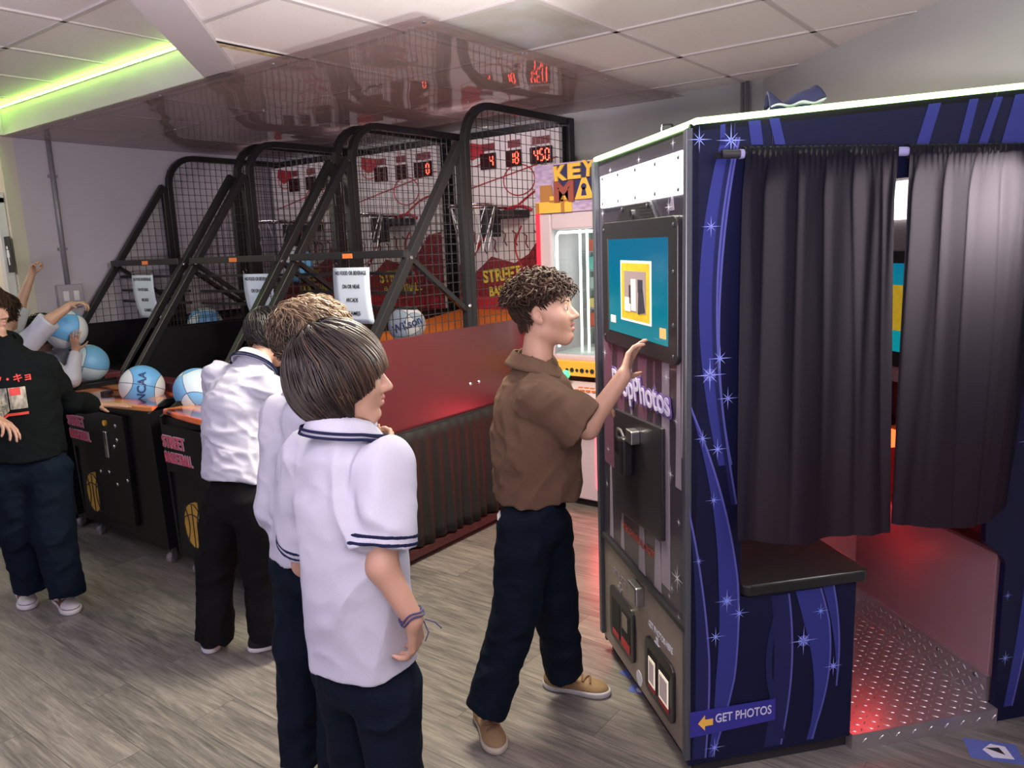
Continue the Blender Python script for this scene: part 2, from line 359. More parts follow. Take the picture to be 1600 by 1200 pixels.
# soffit face under the LED strip, and the diagonal beam
struct(MB().box(2.235, 2.30, 3.3, 5.88, 2.462, 2.67).box(-3.2, 2.235, 5.82, 5.88, 2.462, 2.67).build('trim_5', M['soffit']))
a = bp0-beamd*6; e_ = bp0+beamd*0.12
q = [(a-beamn*0.17), (e_-beamn*0.17), e_, a]
struct(MB().prism([(p.x, p.y) for p in q], 'z', 2.462, 2.67).build('trim_6', M['soffit']))
# walls
struct(MB().box(2.31, 4.62, 5.88, 5.96, 0, 2.67).build('wall_left', M['wall_l']))
struct(MB().box(4.50, 4.58, 1.55, 5.90, 0, 2.67).build('wall_back', M['wall_r']))
w0 = Vector((4.55, 1.62, 0)); wdv = Vector((-math.cos(R(46.2)), -math.sin(R(46.2)), 0)); wn = Vector((wdv.y, -wdv.x, 0))*-1
qq = [w0, w0+wdv*6.5, w0+wdv*6.5+wn*0.08, w0+wn*0.08]
if wn.dot(Vector((1, -1, 0))) < 0: qq = [w0, w0+wdv*6.5, w0+wdv*6.5-wn*0.08, w0-wn*0.08]
struct(MB().prism([(p.x, p.y) for p in qq], 'z', 0, 2.67).build('wall_right', M['wall_r']))
struct(MB().box(2.22, 2.31, 5.88, 7.2, 0, 2.67).build('wall_hall', M['wall_b']))
struct(MB().box(-3.2, 2.31, 7.0, 7.08, 0, 2.67).build('wall_far', M['wall_b']))
struct(MB().box(-3.28, -3.2, -3.2, 8.4, 0, 2.67).build('wall_behind', M['wall_l']))
# door with casing in the hall wall, seen at the left edge
dr = thing('door_1', 'door', 'door'); dr['kind'] = 'structure'; del dr['label']; del dr['category']
MB().box(2.19, 2.215, 5.99, 6.85, 0, 1.86).build('door_leaf', M['door'], dr)
MB().box(2.19, 2.215, 5.99, 6.85, 1.86, 2.03).build('door_header', M['soffit'], dr)
MB().box(2.165, 2.222, 5.925, 5.99, 0, 2.07).box(2.165, 2.222, 5.925, 6.92, 2.03, 2.10).box(2.165, 2.222, 6.85, 6.92, 0, 2.07).build('door_casing', mat('white_casing', (.62, .62, .64), .5), dr, bevel=.004)
pc = at_plane(10, 398, (2.185, 0, 0), (1, 0, 0))
sg = thing('restroom_sign', 'black restroom sign with white figures on the pale door at left edge', 'sign', tuple(pc), R(-90))
MB().box(-.09, .09, 0, .004, -.12, .12).build('plate', M['ink'], sg, bevel=.002)
fg = MB()
for dxx, sx in ((-.035, 1), (.035, -1)):
    fg.sphere((dxx, -.003, .045), .013, 10, 6, (1, .25, 1)); fg.prism([(dxx-.016, .03), (dxx+.016, .03), (dxx+.022, -.02), (dxx+.008, -.02), (dxx+.008, -.07), (dxx-.008, -.07), (dxx-.008, -.02), (dxx-.022, -.02)], 'y', -.003, 0)
fg.build('figures', M['switchw'], sg)
area('hall_light', (0.9, 6.4, 2.3), (2.2, 6.3, 1.3), .4, 14, (1.0, .90, .70), .4)
# conduit and switch box on the left wall
cx = float(at_plane(88, 320, (0, 5.87, 0), (0, 1, 0))[0]); bz = float(at_plane(98, 445, (0, 5.87, 0), (0, 1, 0))[2])
cdt = thing('wall_conduit', 'grey painted conduit pipe running down the left wall to the switch box', 'pipe', (cx, 5.862, bz))
MB().cyl((0, 0, 0), (0, 0, 2.46-bz), .016, 12).build('pipe', M['pipe'], cdt, smooth=True)
for z in (.25, .75): MB().box(-.03, .03, -.006, .018, z-.01, z+.01).build('clamp', M['pipe'], cdt)
sb = thing('switch_box', 'grey metal switch box with two white switches under the conduit', 'switch', (cx, 5.86, bz-.15))
MB().box(-.085, .085, -.03, .02, -.01, .15).build('box', M['switch'], sb, bevel=.006)
for s_ in (-.035, .035):
    k = MB().box(s_-.018, s_+.018, -.036, -.028, .035, .105).build('switch_plate', M['switchw'], sb, bevel=.002)
c2 = at_plane(1170, 150, (4.49, 0, 0), (1, 0, 0))
cd2 = thing('corner_conduit', 'pair of thin grey pipes down the corner of the right wall', 'pipe', (4.47, float(c2[1]), 0))
MB().cyl((0, 0, .1), (0, 0, CZ), .010, 10).build('pipe', M['pipe'], cd2, smooth=True); MB().cyl((0, .03, .1), (0, .03, CZ), .010, 10).build('pipe', M['pipe'], cd2, smooth=True)
# LED strips of the soffit
ls = thing('led_strip', 'glowing green LED strip along the top of the soffit at upper left', 'light strip', (2.23, 3.46, 2.628))
bk = MB().box(-.006, .0, 0.0, 2.34, -.006, .006); bk.build('tape', M['grid'], ls)
dt = MB()
for i in range(130): y = .01+i*.0179; dt.box(-.013, -.006, y, y+.010, -.005, .005)
o = dt.build('diodes', M['greenstrip'], ls); o['kind'] = 'stuff'
l2 = thing('led_strip', 'short green LED strip turning away at the far left soffit corner', 'light strip', (1.0, 5.815, 2.628))
MB().box(0, 1.2, -.006, 0, -.006, .006).build('tape', M['grid'], l2)
dt = MB()
for i in range(66): x = .01+i*.0179; dt.box(x, x+.010, -.013, -.006, -.005, .005)
o = dt.build('diodes', M['greenstrip'], l2); o['kind'] = 'stuff'
# displaced tile edge by the beam (a dark gap with a yellowed edge)
tj = thing('loose_ceiling_tile', 'sagging ceiling tile with a yellowed edge beside the diagonal beam', 'ceiling tile', (1.77, 2.91, CZ-.004))
MB().prism([(.03, .01), (.55, .01), (.55, .05), (.08, .045)], 'z', -.004, .0).build('yellowed_edge', mat('yellowed_fibre', (.75, .62, .36), .9, noise=.4, nscale=30), tj)
MB().prism([(.0, -.012), (.60, -.006), (.60, .004), (.03, .01)], 'z', -.003, .0).build('gap', M['gap'], tj)
# acrylic sheet over the machines
sx0, sx1, sy0, sy1 = 2.235, 4.49, 2.04, 5.86
sh_ = MB()
def shf(u, v):
    x = sx0+(sx1-sx0)*u; y = sy0+(sy1-sy0)*v
    return (x, y, 2.458-0.010*math.sin(PI*u)*(0.6+0.4*math.sin(v*14))-0.018*max(0, 1-v*7)*math.sin(u*PI*2.0+PI)**2*(1 if u > .4 else .2))
sh_.grid(shf, 30, 40)
so = sh_.build('acrylic_sheet', M['sheet'], None, smooth=True, solid=.003)
tag(so, 'large clear reflective plastic sheet screwed under the ceiling over the basketball machines', 'plastic sheet')
sc = MB()
for u in (.02, .3, .62, .97):
    for v in (.01, .25, .5, .75): p = shf(u, v); sc.cyl((p[0], p[1], p[2]-.006), (p[0], p[1], p[2]-.001), .008, 8)
sc.build('screws', M['steel'], so)
# ceiling lamp fixtures of the room (behind and above the viewer)
def lamp(x, y, sx, sy, label):
    t = thing('ceiling_lamp', label, 'ceiling light', (x, y, 2.43))
    MB().box(-sx/2, sx/2, -sy/2, -sy/2+.02, 0, .05).box(-sx/2, sx/2, sy/2-.02, sy/2, 0, .05).box(-sx/2, -sx/2+.02, -sy/2, sy/2, 0, .05).box(sx/2-.02, sx/2, -sy/2, sy/2, 0, .05).build('frame', M['grid'], t)
    return t
up = thing('added_uplighter', 'added uplighter behind the viewer that brightens the ceiling', 'floor lamp', (-.9, -.5, 0))  # unseen lamp body, added to carry the uplight
MB().cyl((0, 0, 0), (0, 0, .03), .15).cyl((0, 0, .03), (0, 0, 1.15), .015).build('pole', M['blackm'], up)
MB().lathe([(.02, 1.10), (.18, 1.15), (.30, 1.22), (.31, 1.22), (.19, 1.14), (.02, 1.09)]).build('bowl', M['blackm'], up, smooth=True)
lamp(-.6, 1.6, 1.24, .64, 'long ceiling light frame behind the viewer'); lamp(.4, 4.0, 1.24, .64, 'long ceiling light frame at far left of the room'); lamp(1.2, -.9, 1.24, .64, 'long ceiling light frame to the right of the viewer')
# ------------------------------------------------------------------ basketball machines
def band(b, pts, w, y0, y1):     # flat bar following pts (x,z) with width w between y0,y1
    for (p, q) in zip(pts[:-1], pts[1:]):
        d = Vector((q[0]-p[0], q[1]-p[1])).normalized(); n = Vector((-d.y, d.x))*w/2
        b.prism([(p[0]+n.x, p[1]+n.y), (q[0]+n.x, q[1]+n.y), (q[0]-n.x, q[1]-n.y), (p[0]-n.x, p[1]-n.y)], 'y', y0, y1)
MW = 0.95; XP = 1.345; XB = 2.45; ZP = 1.18; ZT = 2.39
def diag_x(z): return 0.62+(z-1.18)*(1.31-0.62)/(2.15-1.18)
def deck_mat():
    m = mat('deck_artwork', (0.75, 0.16, 0.05), 0.16, coat=0.6); nt = m.node_tree; N = nt.nodes; L = nt.links; b = N['Principled BSDF']
    tc = N.new('ShaderNodeTexCoord'); w = N.new('ShaderNodeTexWave'); w.inputs['Scale'].default_value = 1.6; w.inputs['Distortion'].default_value = 9; w.inputs['Detail'].default_value = 2
    L.new(tc.outputs['Object'], w.inputs['Vector']); cr = N.new('ShaderNodeValToRGB'); e = cr.color_ramp.elements
    e[0].position = .1; e[0].color = (.10, .02, .01, 1); e[1].position = .95; e[1].color = (.75, .36, .12, 1)
    k = e.new(.3); k.color = (.62, .09, .04, 1); k = e.new(.6); k.color = (.85, .2, .06, 1)
    L.new(w.outputs[0], cr.inputs[0]); L.new(cr.outputs[0], b.inputs['Base Color']); return m
M['deck'] = deck_mat()
M['ballemblem'] = mat('basketball_decal', (0.55, 0.33, 0.05), 0.5, noise=.2)
M['pinkart'] = mat('pink_logo', (0.62, 0.10, 0.16), 0.5); M['silverart'] = mat('silver_logo_edge', (0.55, 0.55, 0.6), 0.4)
M['speck'] = mat('red_speckle_graphic', (0.30, 0.02, 0.03), 0.5, col2=(.12, .01, .02), nscale=60)
def machine(y0, label, scores, side_m, first):
    t = thing('basketball_machine', label, 'arcade machine', (1.95, y0, 0), group=None)
    # side panels and cabinet
    prof = [(0.02, .10), (0.0, .84), (.10, .90), (.40, .90), (.62, ZP), (XB, ZP), (XB, .10)]
    for yy, m in ((0.0, side_m), (MW-.02, M['black'])):
        MB().prism(prof, 'y', yy, yy+.02).build('side_panel', m, t)
    MB().box(0.02, .045, .02, MW-.02, .10, .84).build('front_panel', M['black'], t)
    # coin door and details
    cdv = MB().box(-.006, .02, .28, .68, .18, .80).build('coin_door', M['black'], t, bevel=.004)
    cp = MB().box(-.022, -.005, .455, .49, .55, .70).build('coin_plate', M['chrome'], cdv, bevel=.004)
    bt = MB(); 
    for (y, z) in ((.36, .74), (.36, .66), (.40, .62), (.50, .46), (.30, .44), (.60, .45), (.42, .40)): bt.cyl((-.012, y, z), (-.004, y, z), .010, 10)
    bt.build('bolts', M['chrome'], cdv, smooth=True)
    MB().cyl((-.018, .47, .745), (-.004, .47, .745), .016, 14).build('button', mat('yellow_button', (.9, .5, .05), .3), cdv)
    # basketball emblem on the front
    em = MB(); n = 40
    em.prism([(.735+.085*math.cos(2*PI*i/n), .30+.118*math.sin(2*PI*i/n)) for i in range(n)], 'x', -.004, .019)
    eo = em.build('ball_emblem', M['ballemblem'], t)
    ln = MB()
    def arc(f): ln.tube([f(i/14) for i in range(15)], .0028, 5)
    arc(lambda s: (-.006, .735, .185+.23*s)); arc(lambda s: (-.006, .652+.166*s, .33-.03*math.cos((s-.5)*PI)*-1))
    arc(lambda s: (-.006, .735-.035-.03*math.sin(PI*s)*-1-.03, .20+.20*s)); arc(lambda s: (-.006, .735+.035+.03-.03*math.sin(PI*s), .20+.20*s))
    arc(lambda s: (-.006, .735+.085*math.cos(2*PI*s), .30+.118*math.sin(2*PI*s)))
    ln.build('emblem_lines', M['ink'], eo)
    # front strip with the graffiti logo
    lg = MB().box(-.004, .02, .50, .92, .56, .80).build('logo_plate', M['black'], t)
    text('logo', 'STREET', M['pinkart'], lg, (-.009, .83, .715), (0, -1, 0), (0, 0.1, 1), .085, .006, .004, w=.20)
    text('logo', 'BASKETBALL', M['pinkart'], lg, (-.009, .80, .635), (0, -1, 0), (0, 0.1, 1), .075, .006, .004, w=.24)
    text('logo_edge', 'STREET', M['silverart'], lg, (-.006, .83, .715), (0, -1, 0), (0, 0.1, 1), .088, .032, .002, w=.207)
    text('logo_edge', 'BASKETBALL', M['silverart'], lg, (-.006, .80, .635), (0, -1, 0), (0, 0.1, 1), .078, .032, .002, w=.247)
    # control deck: bulging front, glossy artwork
    dk = MB(); ns = 14
    pl = [(.40, .0), (.40, MW)]+[(.02-.055*math.sin(PI*(1-i/ns)), MW*(1-i/ns)) for i in range(ns+1)]
    dk.prism(pl, 'z', .845, .875); 
    dko = dk.build('control_deck', M['deck'], t, bevel=.008)
    for (x, y, m) in ((.12, .33, 'gbtn'), (.09, .62, 'ink')):
        MB().cyl((x, y, .874), (x, y, .892), .032, 18).build('deck_button', M['ink'] if m == 'ink' else mat('green_button', (.02, .25, .12), .3), dko)
    MB().box(.30, .42, .02, MW-.02, .855, .93).build('ball_gate', M['redglow'], t, bevel=.006)
    # lane: black return then orange ramp
    MB().prism([(.40, .80), (1.30, .98), (1.30, .96), (.40, .78)], 'y', .02, MW-.02).build('ball_lane', M['black'], t)
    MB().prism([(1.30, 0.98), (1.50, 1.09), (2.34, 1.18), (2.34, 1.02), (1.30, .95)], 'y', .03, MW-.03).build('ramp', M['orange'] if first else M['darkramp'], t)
    # backboard
    bb = MB().box(2.34, 2.37, .03, MW-.03, 1.02, 2.35).build('backboard', M['white'], t)
    g = MB()
    X = 2.339
    def flat(poly, m, name, dx=0.0): return MB().prism(poly, 'x', X-.003-dx, X-dx).build(name, m, bb)
    flat([(.62, 2.30), (.82, 2.34), (.84, 2.27), (.76, 2.21), (.66, 2.24)], M['redg'], 'red_graphic')
    gr = MB()
    gr.tube([(X-.003, .735+.09*math.cos(2*PI*i/24), 2.23+.06*math.sin(2*PI*i/24)) for i in range(24)], .004, 5, closed=True)
    gr.tube([(X-.003, .36+.13*math.cos(2*PI*i/24), 2.05+.10*math.sin(2*PI*i/24)) for i in range(24)], .004, 5, closed=True)
    gr.tube([(X-.003, .9-.85*s/12, 2.0+.17*s/12) for s in range(13)], .004, 5)
    gr.tube([(X-.003, .42, 2.35-.012*s) for s in range(10)], .003, 5)
    gr.build('line_graphic', M['redg'], bb)
    gr = MB()
    gr.tube([(X-.004, .88-.62*i/16, 1.42+.46*math.sin(PI*.62*i/16)) for i in range(17)], .012, 6)
    gr.tube([(X-.004, .60-.5*i/16, 1.90-.10*math.cos(PI*i/16)) for i in range(17)], .007, 6)
    gr.tube([(X-.004, .35+.06*math.sin(i/3), 1.75-.03*i) for i in range(14)], .006, 6)
    gr.build('hoop_graphic', M['redg'], bb)
    flat([(.03, 1.74), (.16, 1.72), (.30, 1.56), (.42, 1.50), (.62, 1.55), (.80, 1.42), (.92, 1.50), (.92, 1.16), (.03, 1.16)], M['speck'], 'city_graphic')
    flat([(.03, 1.27), (.92, 1.27), (.92, 1.10), (.03, 1.10)], M['redg'], 'red_band', .001)
    text('backboard_logo', 'STREET', M['yel'], bb, (X-.008, .53, 1.42), (0, -1, .10), (0, .12, 1), .12, .03, .004, w=.34)
    text('backboard_logo', 'BASKETBALL', M['yel'], bb, (X-.008, .45, 1.32), (0, -1, .10), (0, .12, 1), .09, .03, .004, w=.40)
    bs = MB(); r_ = random.Random(3)
    for i in range(9):
        x = .12+.09*i; z = 1.60+r_.uniform(-.03, .05)
        bs.tube([(X-.004, x, z), (X-.004, x+.02, z+.03), (X-.004, x+.01, z+.08), (X-.004, x+.04, z+.10)], .005, 5)
    bs.build('scribble_graphic', M['redg2'], bb)
    # score windows
    for (yc, w, sc_) in ((.61, .13, scores[0]), (.39, .12, scores[1]), (.17, .17, scores[2])):
        dp = MB().box(X-.018, X-.002, yc-w/2, yc+w/2, 2.14, 2.245).build('score_display', M['leddark'], bb, bevel=.003)
        MB().box(X-.006, X-.002, yc-w*.42, yc+w*.42, 2.262, 2.31).build('score_label', M['redg2'], bb)
        if sc_:
            b = MB(); dw = .028; pitch_ = .044
            for k, ch in enumerate(reversed(sc_)):
                xs = yc-w/2+.016+k*pitch_
                seven(b, ch, -(xs+dw), 2.157, dw, .07, .0085, lambda p, q: (X-.0195, -p, q))
            b.build('digits', M['ledred'], dp)
    # hoop, bracket and chain net
    hp = MB(); hc = (1.98, .475, 1.88); hr = .15
    hp.tube([(hc[0]+hr*math.cos(2*PI*i/32), hc[1]+hr*math.sin(2*PI*i/32), hc[2]) for i in range(32)], .011, 8, closed=True)
    hp.cyl((2.12, .475, 1.88), (2.33, .475, 1.88), .016, 10)
    ho = hp.build('hoop', M['chrome'], t, smooth=True)
    MB().box(2.10, 2.20, .42, .52, 1.68, 1.86).box(2.16, 2.34, .28, .56, 1.80, 1.85).build('hoop_motor', M['ink'], t, bevel=.006)
    nt_ = MB()
    for i in range(10):
        a0 = 2*PI*i/10
        for sgn in (1, -1):
            pts = []
            for k in range(9):
                s = k/8; an = a0+sgn*s*PI/5; rr = hr*(1-.42*s); pts.append((hc[0]+rr*math.cos(an), hc[1]+rr*math.sin(an), hc[2]-.30*s))
            nt_.tube(pts, .0028, 4)
    nt_.build('chain_net', M['steel'], ho)
    # cage frames on both sides
    for k, yy in enumerate((0.002, MW-.042)):
        fr = MB(); 
        arch = [(XP+.04, ZP)]+[(XP+.04+.22*(1-math.cos(R(a))), ZT-.22+.22*math.sin(R(a))) for a in range(0, 91, 15)]+[(XB-.02, ZT), (XB-.02, ZP)]
        fr.tube([(x, yy+.02, z) for x, z in arch[:-2]]+[(XB-.02, yy+.02, ZT)], .021, sq=True)
        fr.tube([(XB-.02, yy+.02, ZT+.02), (XB-.02, yy+.02, .12)], .03, sq=True)
        fr.tube([(XP+.04, yy+.02, ZP+.01), (XP+.04, yy+.02, .12)], .018, sq=True)
        fr.build('arch_frame', M['blackm'], t, bevel=.003)
        f2 = MB()
        f2.tube([(XP-.004, yy+.02, .12), (XP-.004, yy+.02, 2.15)], .020, sq=True)
        f2.tube([(.38, yy+.02, .86), (XP-.01, yy+.02, 2.17)], .022, sq=True)
        f2.build('slanted_frame', M['blackm'], t, bevel=.003)
        MB().tube([(.92, yy+.02, 1.57), (XP-.02, yy+.02, 1.28)], .013, sq=True).build('brace', M['blackm'], t)
        bl = MB()
        for (x, z) in ((.90, 1.58), (XP-.005, 1.30), (XP-.03, .86), (XP+.045, .86)): bl.sphere((x, yy-.002, z), .010, 8, 5, (1, .5, 1))
        bl.build('bolts', M['chrome'], t)
        wm = MB(); wy = yy+.02; wr = .0016; s_ = .052
        x = .66
        while x < XB-.05:
            if x < XP-.02: zt = ZP+(x-.62)/(1.31-.62)*.97
            elif x < XP+.07: x += s_; continue
            else:
                d = x-(XP+.04); zt = ZT if d > .22 else ZT-.22+math.sqrt(max(0, .22**2-(.22-d)**2))
            if zt > ZP+.03: wm.box(x-wr, x+wr, wy-wr, wy+wr, ZP, zt)
            x += s_
        z = ZP+.045
        while z < ZT-.03:
            x0 = diag_x(z); x1 = XB-.03
            if z > 2.14: x0 = XP+.04+(0 if z < ZT-.22 else .22-math.sqrt(max(0, .22**2-(z-ZT+.22)**2)))
            wm.box(x0, x1, wy-wr, wy+wr, z-wr, z+wr); z += s_
        wm.build('wire_mesh', M['wire'], t)
    # cross bars with hanging sign rods
    cb = MB().tube([(.885, .02, 1.60), (.885, MW-.02, 1.60)], .020, sq=True).build('cross_bar', M['blackm'], t, bevel=.003)
    MB().box(.86, .864, .40, .475, 1.585, 1.61).build('sticker', M['orsticker'], cb)
    for z in (1.50, 1.40, 1.32): MB().tube([(.93, .02, z), (.93, MW-.02, z)], .008, sq=True).build('thin_bar', M['blackm'], t)
    MB().tube([(XB-.02, .0, ZT), (XB-.02, MW, ZT)], .02, sq=True).build('top_bar', M['blackm'], t)
    # rear cabinet wall and casters
    MB().box(2.37, XB, .02, MW-.02, .1, 2.36).build('rear_panel', M['black'], t)
    for (x, y) in ((.06, .06), (.06, MW-.10), (2.35, .06), (2.35, MW-.06)):
        c = MB().cyl((x, y-.012, .030), (x, y+.012, .030), .030, 18).build('caster', mat('grey_rubber', (.22, .20, .22), .5), t, smooth=True)
        MB().cyl((x, y-.014, .03), (x, y+.014, .03), .012, 12).box(x-.006, x+.022, y-.018, y-.013, .03, .10).box(x-.006, x+.022, y+.013, y+.018, .03, .10).build('fork', M['steel'], c)
    l = bpy.data.lights.new('backboard_light', 'AREA'); l.energy = 3.6 if first else 1.8; l.color = (1, .82, .84); l.size = .5
    lo_ = bpy.data.objects.new('backboard_light', l); COL.objects.link(lo_); lo_.parent = t; lo_.location = (1.75, .475, 2.37); lo_.rotation_euler = (0, R(-35), 0)
    return t
machine(2.77, 'nearest basketball machine with red glow painted on its side panel, scores 4, 18 and 450 lit', ('4', '18', '450'), M['redglow'], True)
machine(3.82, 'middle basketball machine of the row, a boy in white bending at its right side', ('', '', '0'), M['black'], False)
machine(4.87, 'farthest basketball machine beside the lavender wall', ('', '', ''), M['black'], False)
# pleated skirt along the side of the nearest machine
sk = thing('table_skirt', 'black pleated skirt hung along the side of the nearest basketball machine', 'cloth skirt', (2.45, 2.72, 0))
b = MB(); Lk = 1.75
def skf(u, v):
    x = Lk*u; z = .70-.62*v
    p = .010*math.sin(x*78+1.5*math.sin(x*9))+.008*math.sin(x*31)
    return (x, .022+p*(.25+.9*v)-.012*v, z-.004*math.sin(x*20)*v)
b.grid(skf, 420, 10); b.build('cloth', M['skirt'], sk, smooth=True, solid=.002)
MB().tube([(-.01, .035, .70), (Lk+.01, .035, .70)], .010, 8).build('top_rail', M['blackm'], sk)
MB().box(-.01, Lk+.01, .0, .035, .03, .07).build('bottom_rail', mat('dark_red_rail', (.05, .012, .014), .5), sk)
# paper signs hanging on the cross bars
def paper(p, label, rz, lines, group=None, w=.27, h=.30, lean=0.0):
    t = thing('paper_sign', label, 'sign', p, rz, group)
    b = MB(); b.grid(lambda u, v: ((u-.5)*w+lean*v*v*.5, -.012*math.sin(v*2.2), -h*v), 6, 10)
    o = b.build('sheet', M['paper'], t, smooth=True, solid=.0015)
    for k, s in enumerate(lines):
        v = .10+.24*k; wd_ = [.245, .14, .095, .10][k]
        text('lettering', s, M['ink'], o, (lean*v*v*.5, -.012*math.sin(v*2.2)-.003, -h*v), (1, 0, 0), (0, 0, 1), .030, .015, .0006, w=wd_)
    for sx in (-1, 1): MB().tube([(sx*w*.46, .0, .0), (sx*w*.46, -.006, .02), (sx*w*.46, .01, .03), (sx*w*.46, .02, .018)], .003, 6).build('binder_clip', M['chrome'], t)
    return t
LNS = ['NO FOOD OR BEVERAGE', 'ON OR NEAR', 'ARCADE', 'GAMES']
XS = 2.835
p = at_plane(548, 418, (XS, 0, 0), (1, 0, 0)); paper(tuple(p), 'white paper sign forbidding food and beverage hung on the nearest machine', R(-90), LNS, lean=.05, w=.29)
p = at_plane(402, 428, (XS, 0, 0), (1, 0, 0)); paper(tuple(p), 'dim paper sign hung in the middle basketball machine', R(-90), LNS, lean=.16, w=.29)
p = at_plane(222, 430, (XS, 0, 0), (1, 0, 0)); paper(tuple(p), 'dim paper sign hung in the farthest basketball machine', R(-90), LNS, lean=.16, w=.29)
# ------------------------------------------------------------------ balls
def ball_mat(name, blue, white, seed):
    m = mat(name, white, 0.45, bump=0.15, bscale=500); nt = m.node_tree; N = nt.nodes; L = nt.links; b = N['Principled BSDF']
    tc = N.new('ShaderNodeTexCoord'); sp = N.new('ShaderNodeSeparateXYZ'); L.new(tc.outputs['Object'], sp.inputs[0])
    def math_(op, a, b_=None, c=None):
        n = N.new('ShaderNodeMath'); n.operation = op
        for i, v in enumerate((a, b_, c)):
            if v is None: continue
            if isinstance(v, (int, float)): n.inputs[i].default_value = v
            else: L.new(v, n.inputs[i])
        return n.outputs[0]
    x, y, z = sp.outputs
    # seams: two great circles and a pair of curved ones
    c1 = math_('ABSOLUTE', x); c2 = math_('ABSOLUTE', z)
    q = math_('SUBTRACT', math_('ABSOLUTE', y), math_('MULTIPLY_ADD', math_('MULTIPLY', z, z), 4.2, .055)); c3 = math_('ABSOLUTE', q)
    sm = math_('MINIMUM', math_('MINIMUM', c1, c2), c3)
    seam = math_('LESS_THAN', sm, 0.0016)
    s1 = math_('GREATER_THAN', math_('MULTIPLY', math_('MULTIPLY', x, q), 1000.0), 0.0)
    s2 = math_('GREATER_THAN', z, 0.0)
    xor = math_('ABSOLUTE', math_('SUBTRACT', s1, math_('MULTIPLY', s2, float(seed % 2))))
    mx = N.new('ShaderNodeMix'); mx.data_type = 'RGBA'; mx.inputs[6].default_value = (*white, 1); mx.inputs[7].default_value = (*blue, 1); L.new(xor, mx.inputs[0])
    m2 = N.new('ShaderNodeMix'); m2.data_type = 'RGBA'; m2.inputs[7].default_value = (.03, .05, .08, 1); L.new(seam, m2.inputs[0]); L.new(mx.outputs[2], m2.inputs[6])
    L.new(m2.outputs[2], b.inputs['Base Color']); return m
M['ball0'] = ball_mat('blue_white_ball', (.13, .38, .72), (.62, .66, .72), 0); M['ball1'] = ball_mat('light_blue_ball', (.16, .42, .74), (.55, .68, .78), 1)
M['balltext'] = mat('navy_ball_print', (.02, .05, .16), .5)
def ball(c, r, rot, label, m, txt=None, tdir=None, tsize=.06, trot=0):
    b = MB().sphere((0, 0, 0), r, 40, 24)
    o = b.build('basketball', m, None, smooth=True); o.location = tuple(c); o.rotation_euler = rot
    tag(o, label, 'ball', 'blue and white basketballs of the machines')
    if txt:
        v, f = text_data(txt, tsize, .002, 0.0)
        # subdivide and wrap the print round the ball
        inv = o.rotation_euler.to_matrix().inverted(); d = Vector(tdir).normalized(); ex = Vector((0, 0, 1)).cross(d).normalized(); ey = d.cross(ex)
        ca, sa = math.cos(trot), math.sin(trot)
        out = []
        for p in v:
            x, y = p[0]*ca-p[1]*sa, p[0]*sa+p[1]*ca
            q = d*math.cos(x/r)*math.cos(y/r)+ex*math.sin(x/r)*math.cos(y/r)+ey*math.sin(y/r)
            out.append(tuple(inv @ (q*(r+.0022))))
        MB().add(out, f).build('printed_word', M['balltext'], o)
    return o
RB = .118
def tocam(c): return tuple(CP-np.array(c))
c = at(222, 604, 4.22); ball(c, RB, (.3, .2, 1.2), 'white and blue ball with dark letters beside the deck of the middle machine', M['ball0'], 'NCAA', tocam(c), .06, R(80))
c = at(308, 610, 3.98); ball(c, RB, (1.1, .5, .4), 'pale blue ball on the deck beside the bending boy in white', M['ball1'])
c = at(138, 568, 4.75); ball(c, RB, (.7, 1.2, 2.4), 'blue ball in the gutter of the farthest machine under the held ball', M['ball1'])
HELD = at(103, 515, 4.62); ball(HELD, RB, (1.5, .3, .2), 'blue and white ball held up by the far child in white', M['ball0'])
c = at_plane(321, 506, (0, 5.02, 0), (0, 1, 0)); ball(c, RB, (.2, .9, 1.4), 'light blue ball low inside the farthest machine behind its wire mesh', M['ball1'])
c = at_plane(460, 414, (3.12, 0, 0), (1, 0, 0)); ball(c, RB, (.9, .1, 2.0), 'blue and white ball in the air behind the bars above the light brown hair', M['ball0'])
c = at_plane(636, 508, (0, 3.15, 0), (0, 1, 0)); ball(c, RB*.92, (.4, 1.0, .3), 'white ball with a script name on the ramp of the nearest machine', ball_mat('pale_ball', (.38, .48, .62), (.66, .68, .72), 1), 'Wilson', tocam(c), .065, R(18))
# ------------------------------------------------------------------ key prize machine
M['pinkbody'] = mat('pale_pink_cabinet', (.62, .50, .56), .4)
M['redtrim'] = mat('lit_red_trim', (.8, .02, .04), .3, emit=(1.0, .02, .04), estr=1.6)
M['pinkglow'] = mat('lit_pink_window', (.9, .2, .25), .3, emit=(1.0, .16, .22), estr=1.3)
M['whitestrip'] = mat('white_light_strip', (1, 1, 1), .4, emit=(.80, 1.0, .93), estr=2.4)
M['mirror'] = mat('mirror_interior', (.38, .50, .47), .15, metal=.9)
M['marq'] = mat('lilac_marquee', (.55, .42, .60), .45, col2=(.36, .26, .46), nscale=22, stretch=(1, 1, 2.5))
M['gold'] = mat('gold_letters', (.80, .47, .07), .45); M['brown'] = mat('brown_letter', (.30, .07, .05), .5); M['greenl'] = mat('green_letter', (.12, .38, .12), .5)
M['navy'] = mat('navy_backing', (.03, .03, .12), .5); M['amber'] = mat('amber_panel', (.75, .38, .05), .4, emit=(1, .45, .05), estr=.25)
km = thing('key_prize_machine', 'pink key prize machine with a lit glass window behind the boy in brown', 'arcade machine', (3.90, 2.70, 0), R(-90))
